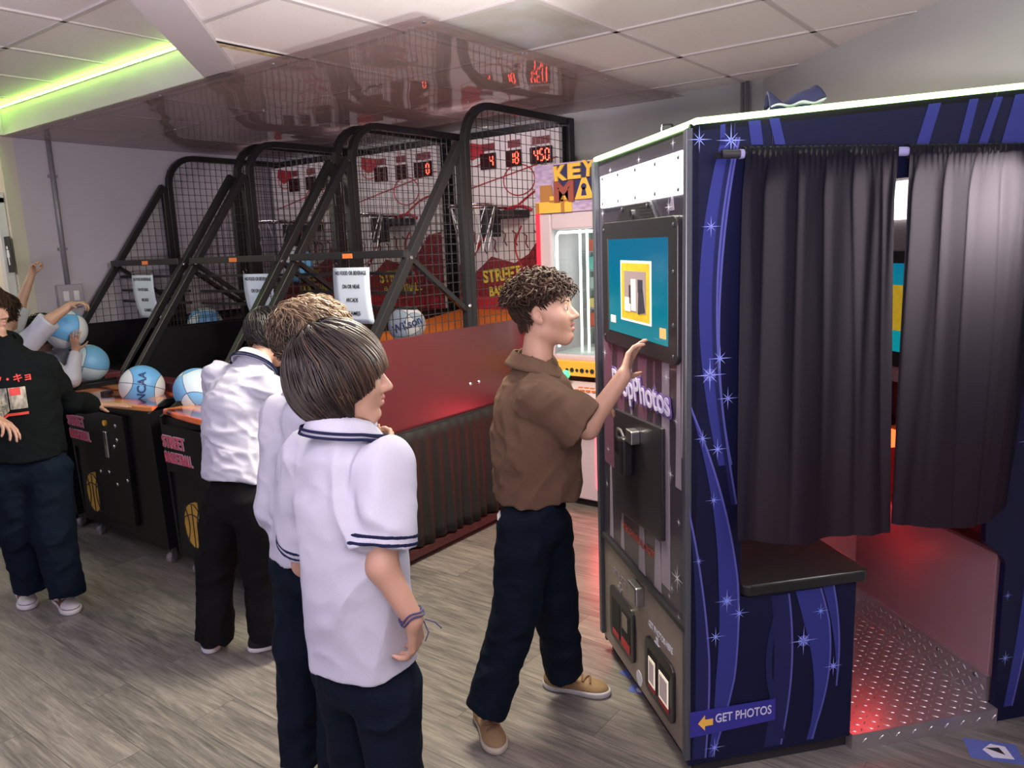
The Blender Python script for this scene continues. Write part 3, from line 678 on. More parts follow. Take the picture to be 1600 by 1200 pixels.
# local x runs towards -Y (right in the picture), local y towards +X (into the machine)
Wk, Dk = .80, .58
MB().box(0, Wk, 0, Dk, .05, .66).build('lower_cabinet', M['pinkbody'], km, bevel=.01)
MB().box(0, Wk, Dk-.03, Dk, .66, 1.80).box(0, .03, 0, Dk, .66, 1.80).box(Wk-.03, Wk, 0, Dk, .66, 1.80).box(0, Wk, 0, Dk, 1.74, 1.80).build('upper_cabinet', M['pinkbody'], km)
fr = MB(); fr.box(0, .09, -.02, .02, .92, 1.80).box(Wk-.09, Wk, -.02, .02, .92, 1.80).box(.09, Wk-.09, -.02, .02, 1.70, 1.80).box(.09, Wk-.09, -.02, .02, .92, .96)
fr.build('window_frame', M['pinkbody'], km, bevel=.012)
MB().box(.09, Wk-.09, -.004, .0, .96, 1.70).build('window_pane', M['glass'], km)
wl = MB(); wl.tube([(.115, .0, 1.0), (.115, .0, 1.66), (.13, 0, 1.685), (Wk-.13, .0, 1.685), (Wk-.115, 0, 1.66), (Wk-.115, 0, 1.0)], .009, 8); wl.build('window_lights', M['whitestrip'], km)
MB().box(.03, Wk-.03, Dk-.05, Dk-.035, .95, 1.74).build('mirror_back', M['mirror'], km)
MB().box(.03, Wk-.03, .03, Dk-.05, .93, .95).build('play_floor', M['white'], km)
ins = MB()
for x in (.17, .22, .27, .36, .52, .62): ins.box(x, x+.006, .16, .18, .95, 1.70)
ins.build('white_uprights', M['whitestrip'], km)
shf_ = MB()
for z in (1.08, 1.2, 1.32, 1.44, 1.56): shf_.box(.08, .72, .34, .46, z, z+.008)
shf_.build('prize_shelves', M['steel'], km)
pz = MB(); r_ = random.Random(8); pm_ = [mat('prize_red', (.5, .08, .05), .5), mat('prize_gold', (.6, .4, .15), .5), mat('prize_grey', (.3, .34, .34), .5), mat('prize_teal', (.1, .35, .33), .5)]
for k in range(4):
    pz = MB()
    for z in (1.088, 1.208, 1.328, 1.448, 1.568):
        for i in range(5):
            if (i+int(z*8)) % 4 == k: x = .11+.12*i+r_.uniform(0, .02); pz.box(x, x+.075, .36, .43, z, z+r_.uniform(.05, .09))
    pz.build('prize_box', pm_[k], km, bevel=.003)
gm = MB().cyl((.42, .2, 1.0), (.42, .2, 1.36), .010, 10).tube([(.42, .2, 1.36), (.38, .2, 1.40), (.32, .2, 1.36), (.32, .2, 1.28)], .009, 8); gm.box(.36, .48, .16, .24, .95, 1.02); gm.build('key_carriage', M['steel'], km)
MB().box(-.012, .012, -.03, .03, .92, 1.80).build('red_trim', M['redtrim'], km); MB().box(Wk-.012, Wk+.012, -.03, .03, .92, 1.80).build('red_trim', M['redtrim'], km)
am = MB().box(.06, Wk-.06, -.05, .0, .835, .925).build('instruction_panel', M['amber'], km, bevel=.004)
b = MB()
for i in range(7): b.cyl((.20+.035*i, -.052, .872), (.20+.035*i, -.056, .872), .010+.004*(i % 2), 8)
b.build('panel_icons', M['ink'], am); MB().box(.40, .60, -.053, -.05, .85, .91).build('white_label', M['white'], am)
ds = MB().prism([(-.20, .70), (-.20, .74), (.0, .80), (.0, .66), (-.02, .66)], 'x', .0, Wk).build('control_shelf', M['pinkbody'], km, bevel=.006)
MB().cyl((.22, -.10, .765), (.22, -.10, .775), .035, 18).build('joystick_base', M['ink'], ds)
jb = MB().cyl((.22, -.10, .77), (.22, -.10, .83), .012, 10).sphere((.22, -.10, .85), .027, 14, 8); jb.build('joystick', mat('lit_green_knob', (.1, .8, .4), .3, emit=(.1, 1, .45), estr=.9), ds, smooth=True)
b = MB()
for i in range(9): x = .30+.04*(i % 5); y = -.14+.05*(i//5); b.box(x, x+.028, y, y+.012, .759+.09*(y+.2)*1.2, .768+.09*(y+.2)*1.2)
b.build('shelf_markings', M['orange'], ds)
MB().box(.05, Wk-.05, -.03, .0, .56, .66).build('red_decor_band', mat('red_decor', (.42, .03, .05), .5, col2=(.1, .05, .2), nscale=14), km)
pd = MB().prism(rrect(.36, .70, .11, .54, .05), 'y', -.012, .0).build('prize_door', M['pinkglow'], km); MB().prism(rrect(.42, .64, .2, .45, .04), 'y', -.02, -.012).build('prize_flap', mat('red_flap', (.55, .10, .13), .25), pd)
for x in (.06, Wk-.06): MB().cyl((x-.012, .06, .028), (x+.012, .06, .028), .028, 14).build('caster', M['ink'], km, smooth=True)
mq = MB().box(-.01, Wk+.01, -.03, .06, 1.80, 2.08).build('marquee', M['marq'], km, bevel=.004)
MB().prism([(.13, 2.07), (.43, 2.07), (.52, 1.88), (.13, 1.88)], 'y', -.034, -.031).build('letter_backing', M['navy'], mq)
for i, ch in enumerate('KEY'): text('letter', ch, M['gold'], mq, (.175+i*.098, -.036, 2.015+.006*i), (1, 0, -.08*(i-1)), (.08*(i-1), 0, 1), .115, .045, .012, w=.088)
text('letter', 'M', M['brown'], mq, (.205, -.037, 1.912), (1, 0, 0), (0, 0, 1), .15, .05, .014, w=.135)
MB().prism([(.325, 1.985), (.355, 1.985), (.405, 1.865), (.275, 1.865)], 'y', -.046, -.036).build('letter', M['gold'], mq, bevel=.004)
kh = MB(); kh.cyl((.34, -.048, 1.935), (.34, -.046, 1.935), .018, 16).prism([(.332, 1.93), (.348, 1.93), (.358, 1.885), (.322, 1.885)], 'y', -.048, -.046); kh.build('keyhole', M['navy'], mq)
for i, ch in enumerate('STER'): text('letter', ch, [M['greenl'], M['gold'], M['brown'], M['gold']][i], mq, (.447+i*.085, -.037, 1.925), (1, 0, 0), (0, 0, 1), .14 if i == 0 else .12, .05, .014, w=.085)
ch_ = MB(); ch_.prism([(.0, 1.80), (.25, 1.80), (.25, 1.865), (.0, 1.865)], 'y', -.036, -.031); ch_.prism([(.10, 1.865), (.24, 1.865), (.24, 1.895), (.10, 1.895)], 'y', -.040, -.031); ch_.build('treasure_chest', M['gold'], mq)
ch_ = MB(); ch_.prism([(.03, 1.96), (.11, 1.96), (.13, 1.865), (.03, 1.865)], 'y', -.037, -.031).box(.18, .20, -.044, -.04, 1.80, 1.895).box(.10, .24, -.044, -.04, 1.862, 1.872).box(0, .02, -.044, -.036, 1.8, 1.86); ch_.build('chest_boards', mat('chest_brown', (.42, .18, .05), .5), mq)
kl = bpy.data.lights.new('key_window_light', 'AREA'); kl.energy = 3.2; kl.color = (.85, 1, .95); kl.size = .5; ko = bpy.data.objects.new('key_window_light', kl); COL.objects.link(ko); ko.parent = km; ko.location = (.4, .25, 1.71)
rl = bpy.data.lights.new('red_glow_light', 'AREA'); rl.energy = 5; rl.color = (1, .06, .08); rl.size = .3; ro = bpy.data.objects.new('red_glow_light', rl); COL.objects.link(ro); ro.parent = km; ro.location = (.5, -.04, .4); ro.rotation_euler = (R(-80), 0, 0)
# ------------------------------------------------------------------ photo booth
M['bfront'] = mat('booth_front_print', (.035, .030, .045), .28, coat=.4)
M['bside'] = mat('booth_side_print', (.005, .007, .034), .40, spec=.25)
M['swirl'] = mat('blue_swirl_print', (.030, .038, .215), .4, spec=.25); M['swirl2'] = mat('dim_blue_swirl_print', (.014, .018, .085), .4, spec=.25); M['swirledge'] = mat('swirl_edge_print', (.09, .10, .38), .35)
M['star'] = mat('blue_star_print', (.30, .38, .95), .4); M['starw'] = mat('white_star_print', (.65, .68, .78), .4)
M['mauve'] = mat('mauve_curtain_print', (.13, .06, .10), .3); M['greyp'] = mat('silver_curtain_print', (.24, .21, .26), .3); M['tanp'] = mat('tan_floor_print', (.24, .20, .17), .3, noise=.2, nscale=6)
M['bezel'] = mat('black_bezel', (.018, .018, .022), .35); M['trimm'] = mat('dark_metal_edge', (.10, .11, .13), .35, metal=.5)
M['booth_in'] = mat('booth_inner_paint', (.40, .36, .37), .55, noise=.06, nscale=3)
M['bench'] = mat('black_laminate_seat', (.012, .013, .014), .28, bump=.05, bscale=200)
M['diamond'] = mat('diamond_plate', (.52, .48, .50), .30, metal=.85)
def diamond_bump():
    m = M['diamond']; nt = m.node_tree; N = nt.nodes; L = nt.links; b = N['Principled BSDF']
    m.node_tree.nodes['Principled BSDF'].inputs['Metallic'].default_value = .8
diamond_bump()
def screen_mat():
    m = bpy.data.materials.new('teal_screen'); m.use_nodes = True; nt = m.node_tree; N = nt.nodes; L = nt.links; b = N['Principled BSDF']
    tc = N.new('ShaderNodeTexCoord'); n = N.new('ShaderNodeTexNoise'); n.inputs['Scale'].default_value = 9; L.new(tc.outputs['Object'], n.inputs['Vector'])
    sp = N.new('ShaderNodeSeparateXYZ'); L.new(tc.outputs['Object'], sp.inputs[0])
    mr = N.new('ShaderNodeMapRange'); mr.inputs[1].default_value = 1.30; mr.inputs[2].default_value = 1.64; L.new(sp.outputs[2], mr.inputs[0])
    cr = N.new('ShaderNodeValToRGB'); e = cr.color_ramp.elements; e[0].position = 0; e[0].color = (.0, .33, .36, 1); e[1].position = 1; e[1].color = (.0, .16, .33, 1)
    mm = N.new('ShaderNodeMath'); mm.operation = 'MULTIPLY_ADD'; mm.inputs[1].default_value = .35; L.new(n.outputs[0], mm.inputs[0]); L.new(mr.outputs[0], mm.inputs[2])
    L.new(mm.outputs[0], cr.inputs[0]); L.new(cr.outputs[0], b.inputs['Emission Color']); b.inputs['Emission Strength'].default_value = .9; b.inputs['Base Color'].default_value = (0, .02, .03, 1); b.inputs['Roughness'].default_value = .15
    return m
M['screen'] = screen_mat()
BA, BB = R(48.5), None
av = np.array([math.cos(BA), math.sin(BA), 0]); bv = np.array([math.sin(BA), -math.cos(BA), 0])
A0, B0 = 1.959, 0.892; BO = av*A0+bv*B0
bt = thing('photo_booth', 'dark blue photo booth with curtains, teal screen and green light edge at right', 'photo booth', tuple(BO), BA-PI/2)
def bw(u, v, z): return BO+bv*u+av*v+np.array([0, 0, z])
HT = 1.905; UE = 1.34; VD = .79
def top(u): return 1.915+.088*u
# front face panels (plane u=0)
MB().prism([(0.0, .06), (VD, .06), (VD, HT), (0, HT)], 'x', 0.0, .03).build('front_panel', M['bfront'], bt, bevel=.004)
ed = MB().tube([(-.004, VD-.004, .08), (-.004, VD-.004, HT)], .014, sq=True).tube([(-.002, .008, .06), (-.002, .008, HT)], .010, sq=True).build('edge_trim', M['trimm'], bt, bevel=.003)
MB().tube([(-.004, 0, .485), (-.004, VD, .50)], .009, sq=True).build('front_seam', M['bezel'], bt)
MB().prism([(.0, .0), (VD, .0), (VD, .495), (.0, .475)], 'x', -.002, 0.001).xf(lambda p: (p[0], p[1], max(p[2], .065))).build('lower_print', M['tanp'], bt)
# printed curtain folds on the front
fp = []
for (y0, y1, m, z0, z1) in ((.05, .09, 'greyp', .9, 1.28), (.13, .20, 'greyp', .55, 1.26), (.24, .27, 'mauve', .75, 1.25), (.31, .40, 'mauve', .9, 1.25), (.44, .47, 'greyp', .8, 1.22), (.52, .60, 'mauve', .9, 1.28), (.64, .75, 'mauve', .8, 1.30), (.03, .05, 'greyp', 1.0, 1.7), (.10, .13, 'greyp', 1.70, 1.74), (.20, .26, 'greyp', .51, .68), (.66, .70, 'greyp', .52, .8), (.54, .58, 'greyp', .52, .66), (.34, .40, 'greyp', .51, .68)):
    MB().prism([(y0, z0), (y1, z0), (y1-.01, z1), (y0+.01, z1)], 'x', -.0015, 0.001).build('printed_fold', M[m], bt)
# light panel
lp = MB().prism([(.024, 1.74), (.716, 1.738), (.716, 1.846), (.024, 1.852)], 'x', -.012, 0.001).build('light_panel', M['lightpanel'], bt, bevel=.002)
sc_ = MB()
for y in (.045, .21, .37, .53, .69):
    for z in (1.752, 1.836): sc_.sphere((-.013, y, z), .007, 8, 5, (.5, 1, 1))
sc_.build('screws', M['trimm'], lp)
# screen bezel with camera hump
bz_ = MB(); pl = rrect(.05, .705, 1.265, 1.685, .03)
bz_.prism(pl, 'x', -.014, 0.001); bz_.prism([(.20, 1.68), (.56, 1.68), (.50, 1.735), (.26, 1.735)], 'x', -.012, 0.001)
bzo = bz_.build('screen_bezel', M['bezel'], bt, bevel=.003)
cl = MB().cyl((-.018, .40, 1.705), (-.012, .40, 1.705), .012, 16).build('camera_lens', M['chrome'], bzo)
gl = MB()
for i in range(9):
    for j in range(4): gl.cyl((-.0135, .24+.012*i, 1.69+.010*j), (-.011, .24+.012*i, 1.69+.010*j), .0025, 6)
gl.build('speaker_holes', M['gap'], bzo)
bs_ = MB()
for (y, z) in ((.075, 1.66), (.075, 1.53), (.075, 1.38), (.075, 1.29), (.68, 1.66), (.68, 1.29), (.27, 1.722), (.49, 1.722)): bs_.sphere((-.015, y, z), .006, 8, 5, (.5, 1, 1))
bs_.build('bezel_bolts', M['trimm'], bzo)
scn = MB().box(-.0155, -.013, .113, .628, 1.315, 1.627).build('screen', M['screen'], bt)
MB().box(-.0158, -.0152, .628, .642, 1.31, 1.63).build('screen_gap', M['gap'], scn)
M['goldf'] = mat('gold_frame_picture', (.5, .35, .02), .5, emit=(.55, .36, .02), estr=.7, noise=.3, nscale=40); M['cream'] = mat('cream_picture', (.8, .7, .6), .5, emit=(.75, .68, .50), estr=.75)
M['photoimg'] = mat('lit_photo_picture', (.2, .15, .15), .5, emit=(.32, .24, .24), estr=.7); M['dkimg'] = mat('dark_picture', (.02, .02, .03), .5, emit=(.05, .05, .07), estr=.5)
MB().box(-.0165, -.0155, .235, .505, 1.362, 1.558).build('picture_mat', M['cream'], scn)
MB().box(-.0175, -.0165, .247, .495, 1.37, 1.55).build('picture_frame', M['goldf'], scn)
MB().box(-.0185, -.0175, .275, .465, 1.395, 1.525).build('picture', M['photoimg'], scn)
MB().prism([(.28, 1.40), (.34, 1.39), (.335, 1.46), (.30, 1.475)], 'x', -.0195, -.0185).box(-.0195, -.0185, .30, .34, 1.46, 1.50).box(-.0195, -.0185, .40, .42, 1.42, 1.48).build('picture_figures', M['dkimg'], scn)
MB().box(-.0195, -.0185, .36, .40, 1.40, 1.50).box(-.0195, -.0185, .41, .46, 1.395, 1.44).build('picture_light', M['cream'], scn)
MB().box(-.0165, -.0155, .125, .17, 1.335, 1.365).build('orange_button', mat('lit_orange', (.8, .3, .1), .5, emit=(.85, .35, .12), estr=.8), scn)
MB().box(-.0165, -.0155, .56, .61, 1.345, 1.37).build('pink_button', mat('lit_pale', (.8, .5, .5), .5, emit=(.55, .45, .45), estr=.7), scn)
# script name on the front
NM = lambda nm, m, dx, bold, sz, wf: text(nm, 'PropPhotos', m, bt, (dx, .375, 1.135), (0, -1, .02), (0, .25, 1), sz, bold, .003, w=.50*wf)
NM('name_shadow', mat('purple_outline_print', (.14, .08, .30), .4), -.003, .05, .125, 1.03); NM('name_script', mat('pale_lilac_print', (.55, .52, .72), .4), -.006, .012, .115, 1.0)
# service door with lock and black pouch
dv = MB().prism([(.165, .70), (.60, .66), (.60, 1.035), (.165, 1.060)], 'x', -.014, 0.001).build('service_door', M['bezel'], bt, bevel=.004)
MB().box(-.045, -.012, .345, .40, .965, 1.01).build('lock_plate', M['steel'], dv, bevel=.004)
MB().tube([(-.03, .45, .96), (-.035, .47, .985), (-.035, .50, .985), (-.03, .515, .96)], .007, 8).build('padlock', M['steel'], dv)
MB().box(-.055, -.014, .40, .44, .84, .975).box(-.05, -.014, .43, .50, .90, .965).build('card_reader', mat('black_plastic', (.008, .008, .012), .5), dv, bevel=.01)
MB().prism([(.475, .85), (.50, .86), (.49, .91), (.465, .90)], 'x', -.03, -.022).build('yellow_tag', M['yel'], dv)
text('red_lettering', 'TECHNOLOGY', mat('dim_red_print', (.30, .03, .02), .5), bt, (-.004, .40, .615), (0, -1, 0), (0, 0, 1), .035, .01, .001, w=.30)
lt = MB().box(-.035, 0, .345, .43, .395, .465).build('latch', M['steel'], bt, bevel=.006)
# picture outlets
for k, (y0, y1, z0, z1) in enumerate(((.435, .69, .125, .335), (.085, .325, .115, .315))):
    ou = MB().prism(rrect(y0, y1, z0, z1, .03), 'x', -.012, 0.001).build('outlet_bezel', M['bezel'], bt, bevel=.003)
    ym = (y0+y1)/2
    MB().box(-.0135, -.011, y0+.03, ym-.01, z0+.03, z1-.04).box(-.0135, -.011, ym+.01, y1-.03, z0+.03, z1-.04).build('slot', M['gap'], ou)
    MB().box(-.0145, -.0135, y0+.03, ym-.01, z0+.025, z0+.06).box(-.0145, -.0135, ym+.02, y1-.04, z0+.025, z0+.045).build('red_slot_lip', M['redg'], ou)
    if k == 1:
        for (ya, yb) in ((y0+.03, ym-.015), (ym+.02, y1-.045)):
            MB().box(-.0165, -.0145, ya, yb, z0+.045, z1-.06).build('photo_print', M['cream'], ou)
            MB().box(-.0175, -.0165, ya+.008, yb-.008, z0+.055, z1-.07).prism([(ya+.01, z0+.06), (yb-.02, z0+.07), (yb-.03, z0+.10)], 'x', -.018, -.0175).build('photo_image', M['photoimg'], ou)
    else: MB().box(-.0155, -.0145, y0+.05, ym-.02, z0+.10, z1-.05).build('tan_card', M['tanp'], ou)
text('lettering', 'GET PHOTOS HERE', M['starw'], bt, (-.004, .205, .36), (0, -1, 0), (0, 0, 1), .030, .012, .001, w=.20)
text('lettering', 'GET PHOTOS HERE', M['greyp'], bt, (-.004, .56, .40), (0, -1, 0), (0, 0, 1), .030, .012, .001, w=.20)
for (y, z, m) in ((.235, .32, 'starw'), (.59, .355, 'greyp')): MB().prism([(y-.008, z+.02), (y+.008, z+.02), (y+.008, z), (y+.022, z), (y, z-.024), (y-.022, z), (y-.008, z)], 'x', -.004, 0.0).build('down_arrow', M[m], bt)
MB().prism([(.40+.028*math.cos(a*PI/8), .10+.028*math.sin(a*PI/8)) for a in range(16)], 'x', -.004, 0.0).build('round_sticker', M['starw'], bt)
def star(b, y, z, r, put):
    n = 8
    for k in range(n):
        a = PI*k/n*2; rr = r*(1 if k % 2 == 0 else .62); w = r*.045
        ca, sa = math.cos(a), math.sin(a); b.add([put(y-sa*w, z+ca*w), put(y+ca*rr, z+sa*rr), put(y+sa*w, z-ca*w)], [(0, 1, 2)])
    b.add([put(y+r*.13*math.cos(k*PI/4), z+r*.13*math.sin(k*PI/4)) for k in range(8)], [tuple(range(8))])
sb_ = MB(); r_ = random.Random(11)
for (y, z, r) in ((.08, 1.10, .022), (.12, .93, .03), (.06, .80, .018), (.07, .62, .05), (.11, .57, .02), (.72, 1.22, .03), (.62, 1.10, .018), (.15, 1.22, .03), (.24, 1.17, .022), (.68, 1.0, .018), (.70, .86, .02), (.06, .50, .02), (.13, 1.71, .03), (.72, 1.72, .02), (.63, 1.86, .018), (.36, 1.865, .02), (.13, .535, .016), (.10, 1.88, .02), (.53, 1.03, .018), (.72, .72, .02)):
    star(sb_, y, z, r, lambda p, q: (-.0045, p, q))
sb_.build('white_stars', M['starw'], bt)
# side wall (plane v=0) with the opening
def sidepan(name, poly, m=M['bside'], v0=0.0, v1=.022): return MB().prism(poly, 'y', v0, v1).build(name, m, bt, bevel=.002)
ul, ur, zt0, zt1 = .165, 1.0, 1.737, 1.785
cr_ = [(ul, .57), (ul, zt0-.07)]+[(ul+.07-.07*math.cos(R(a)), zt0-.07+.07*math.sin(R(a))) for a in range(15, 91, 15)]
cl_ = [(ur-.07+.07*math.sin(R(a)), zt1-.07+.07*math.cos(R(a))) for a in range(0, 91, 15)]
sidepan('side_panel', [(0, .04), (.551, .045), (.551, .57)]+cr_+[(ul+.07, top(ul)), (0, top(0))])
sidepan('side_panel', [(ul+.07, zt0), (ur-.07, zt1), (ur-.07, top(ur-.07)), (ul+.07, top(ul+.07))])
sidepan('side_panel', cl_+[(ur, .72), (1.005, .64), (1.07, .585), (1.085, .56), (1.088, .0), (UE, .0), (UE, top(UE)), (ur-.07, top(ur-.07))])
MB().box(0.03, UE, .02, VD, -.0, .045).build('plinth', M['bezel'], bt)
MB().box(0.0, UE, VD-.02, VD, .05, 1.9).build('rear_panel', M['bside'], bt)
rf = MB().add([(0, 0, top(0)-.02), (UE, 0, top(UE)-.02), (UE, VD, top(UE)-.02), (0, VD, HT-.02), (0, 0, top(0)-.0), (UE, 0, top(UE)), (UE, VD, top(UE)), (0, VD, HT)], [(0, 1, 2, 3), (7, 6, 5, 4), (0, 4, 5, 1), (1, 5, 6, 2), (2, 6, 7, 3), (3, 7, 4, 0)]).build('roof', M['bezel'], bt)
le = MB().tube([(-.004, VD, HT+.008), (-.004, .02, HT+.008), (.015, -.004, top(0)+.006), (UE, -.004, top(UE)+.008)], .0085, 8).build('light_edge', M['green'], bt)
# swirls and stars printed on the side
Y_ = -.0012
def swirl(f, w, z0, z1, m, edge=True, y=Y_, n=40):
    b = MB(); e = MB()
    L_ = []; 
    for i in range(n+1):
        z = z0+(z1-z0)*i/n; x = f(z); ww = w(z)
        L_.append((x, z, ww))
    ok = [(x, z, w_) for x, z, w_ in L_]
    v = []; f_ = []
    for (x, z, w_) in ok: v += [(max(.002, x-w_/2), y, z), (max(.002, x+w_/2), y, z)]
    for i in range(len(ok)-1): f_.append((2*i, 2*i+1, 2*i+3, 2*i+2))
    o = b.add(v, f_).build('swirl_print', M[m], bt)
    if edge:
        v = []; f_ = []
        for (x, z, w_) in ok: v += [(max(.002, x+w_/2-.004), y-.0006, z), (max(.002, x+w_/2+.002), y-.0006, z)]
        for i in range(len(ok)-1): f_.append((2*i, 2*i+1, 2*i+3, 2*i+2))
        e.add(v, f_).build('swirl_edge_print', M['swirledge'], o)
swirl(lambda z: .058+.27*(z-1.42)**2, lambda z: .052+.012*math.sin(z*5), .98, 1.88, 'swirl')
swirl(lambda z: .098+.13*(z-1.30)**2+.03*math.sin(z*3), lambda z: .016, .86, 1.88, 'swirl2', True, Y_-.001)
swirl(lambda z: .128-.29*(z-.5)**2, lambda z: .062*max(.04, min(1, (1.18-z)*1.8, (z+.02)*3)), .06, 1.17, 'swirl', True, Y_-.0015)
swirl(lambda z: .045-.16*(z-.32)**2, lambda z: .045*max(.05, min(1, (.88-z)*2)), .06, .87, 'swirl2', True, Y_-.0005)
swirl(lambda z: .26+.05*math.cos((z-.35)*4), lambda z: .06, .06, .56, 'swirl2')
swirl(lambda z: .355+.085*math.cos((z-.28)*4.2), lambda z: .085*max(.25, min(1, (z+.0)*2.2)), .06, .565, 'swirl', True, Y_-.001)
swirl(lambda z: .50-.5*(z-.33)**2-.05*(z-.2), lambda z: .045*max(0.06, (z-.22)*2.4), .23, .57, 'swirl', True, Y_-.001)
swirl(lambda z: .29+.03*math.cos(z*9), lambda z: .02, .08, .54, 'swirl2', False, Y_-.0018)
for (u0, u1, du) in ((.085, .10, .0), (.125, .127, 0), (.175, .21, .01), (.245, .275, .02)): 
    b = MB().add([(u0, Y_, 1.86), (u1, Y_, 1.86), (u1-du, Y_, top(u1)-.01), (u0-du, Y_, top(u0)-.01)], [(0, 1, 2, 3)]); b.build('ray_print', M['swirl'], bt)
for (u0, u1, du) in ((.66, .70, -.05), (.80, .83, -.04), (.86, .89, -.06), (.94, 1.02, -.05)):
    MB().add([(u0, Y_, 1.80+.0), (u1, Y_, 1.80), (u1-du, Y_, top(u1)-.01), (u0-du, Y_, top(u0)-.01)], [(0, 1, 2, 3)]).build('ray_print', M['swirl'], bt)
swirl(lambda z: 1.13+.05*math.sin(z*3.1), lambda z: .03+.01*math.sin(z*5), .05, 1.78, 'swirl'); swirl(lambda z: 1.21+.05*math.sin(z*2.5+1), lambda z: .05, .05, 1.78, 'swirl2')
ss = MB()
for (u, z, r) in ((.025, 1.875, .036), (.115, 1.872, .045), (.06, 1.65, .03), (.09, 1.29, .038), (.06, 1.245, .05), (.115, 1.175, .035), (.04, 1.065, .028), (.085, 1.03, .034), (.075, .88, .026), (.12, .565, .040), (.16, .52, .034), (.085, .455, .034), (.375, .40, .05), (.43, .49, .03), (.48, .30, .034), (.085, .09, .036), (.03, .70, .02), (1.11, .23, .03), (1.10, .45, .02), (1.125, .96, .035), (1.2, .6, .03)): star(ss, u, z, r, lambda p, q: (p, -.0035, q))
ss.build('blue_stars', M['star'], bt)
gl_ = MB()
for (u, z, r) in ((.06, 1.245, .018), (.12, .565, .015), (.375, .40, .018), (.48, .30, .009)): gl_.add([(u+r*math.cos(k*PI/8), -.003, z+r*math.sin(k*PI/8)) for k in range(16)], [tuple(range(16))])
gl_.build('star_glow_print', M['swirledge'], bt)
sp_ = MB().add([(.004, -.0042, .137), (.285, -.0042, .15), (.285, -.0042, .222), (.004, -.0042, .222)], [(0, 1, 2, 3)]).build('arrow_label', mat('royal_blue_label', (.03, .03, .28), .35), bt)
text('label_lettering', 'GET PHOTOS', mat('white_lettering', (.6, .62, .8), .4), sp_, (.178, -.006, .188), (1, 0, 0), (0, 0, 1), .040, .012, .001, w=.185)
MB().prism([(.03, .18), (.052, .205), (.052, .190), (.078, .190), (.078, .170), (.052, .170), (.052, .155)], 'y', -.006, -.0045).build('yellow_arrow', M['gold'], sp_)
# bench seat
bn = MB().prism(rrect(ul, .585, -.02, .70, .03), 'z', .575, .61).build('bench_seat', M['bench'], bt, bevel=.006)
MB().box(.53, .551, .02, VD-.02, .05, .575).build('bench_riser', M['bside'], bt)
# interior shell
MB().box(ul-.02, ul, .02, VD-.02, .6, 1.9).build('left_inner_wall', M['booth_in'], bt)
MB().box(ul, 1.12, VD-.045, VD-.022, .05, 1.9).build('rear_inner_wall', M['booth_in'], bt)
MB().box(1.09, 1.115, .04, VD-.03, .05, .575).build('lower_inner_wall', mat('pale_mauve_panel', (.30, .17, .20), .45, noise=.08, nscale=5), bt, bevel=.003)
MB().box(1.18, 1.20, .03, VD-.03, .05, 1.05).box(1.12, 1.20, .03, VD-.03, .56, .575).build('recess', mat('dark_red_recess', (.10, .02, .025), .5), bt)
cn = MB().box(1.12, 1.20, .03, VD-.03, 1.05, 1.9).build('console', M['booth_in'], bt)
MB().prism(rrect(.16, .79, 1.11, 1.545, .03), 'x', 1.105, 1.12).build('inner_bezel', M['bezel'], cn, bevel=.002)
s2 = MB().box(1.102, 1.105, .25, .735, 1.17, 1.50).build('inner_screen', M['screen'], cn)
MB().box(1.100, 1.102, .32, .685, 1.25, 1.42).build('inner_picture', M['goldf'], s2)
MB().box(1.105, 1.12, .10, .75, 1.66, 1.80).build('inner_light_panel', M['lightpanel2'], cn)
cdp = MB().box(1.10, 1.19, .66, .73, .86, .90).build('card_slot', M['bezel'], bt); MB().box(1.14, 1.18, .655, .70, .77, .84).build('card_display', mat('red_orange_display', (1, .2, .05), .4, emit=(1, .13, .03), estr=3.0), bt)
MB().sphere((1.10, .68, .855), .006, 8, 5).sphere((1.10, .70, .855), .006, 8, 5).build('indicator', M['green'], cdp)
# diamond plate floor with raised lozenges
dp_ = MB(); dp_.box(.551, 1.088, -.012, VD-.05, .0, .056)
k = 0
def loz(b, c, d, n_, L1, w_, h_):
    c = Vector(c); d = Vector(d).normalized(); n_ = Vector(n_).normalized(); e = d.cross(n_)
    b.add([tuple(c+d*L1), tuple(c+e*w_), tuple(c-d*L1), tuple(c-e*w_), tuple(c+n_*h_+d*L1*.4), tuple(c+n_*h_-d*L1*.4)], [(0, 4, 1), (1, 4, 5), (1, 5, 2), (2, 5, 3), (3, 5, 4), (3, 4, 0)])
for i in range(18):
    for j in range(26):
        u = .566+.030*i; v = .005+.028*j
        if u < 1.08 and v < .73: loz(dp_, (u, v, .056), (1, 1 if (i+j) % 2 else -1, 0), (0, 0, 1), .011, .0032, .0022)
    if .566+.03*i < 1.08: loz(dp_, (.566+.030*i, -.012, .03), (1, 0, 1 if i % 2 else -1), (0, -1, 0), .011, .0032, .0022); 
dpo = dp_.build('diamond_plate_floor', M['diamond'], bt)
kp = MB().prism([(.03, .056), (.74, .056), (.74, .16), (.03, .15)], 'x', 1.078, 1.09)
for j in range(26):
    for i in range(3): loz(kp, (1.078, .045+.027*j, .072+.03*i), (0, 1, 1 if (i+j) % 2 else -1), (-1, 0, 0), .011, .0032, .0022)
kpo = kp.build('kick_plate', M['diamond'], bt)
sc_ = MB()
for y in (.08, .25, .42): sc_.sphere((1.076, y, .13), .008, 8, 5, (.5, 1, 1))
sc_.build('screws', M['trimm'], kpo)
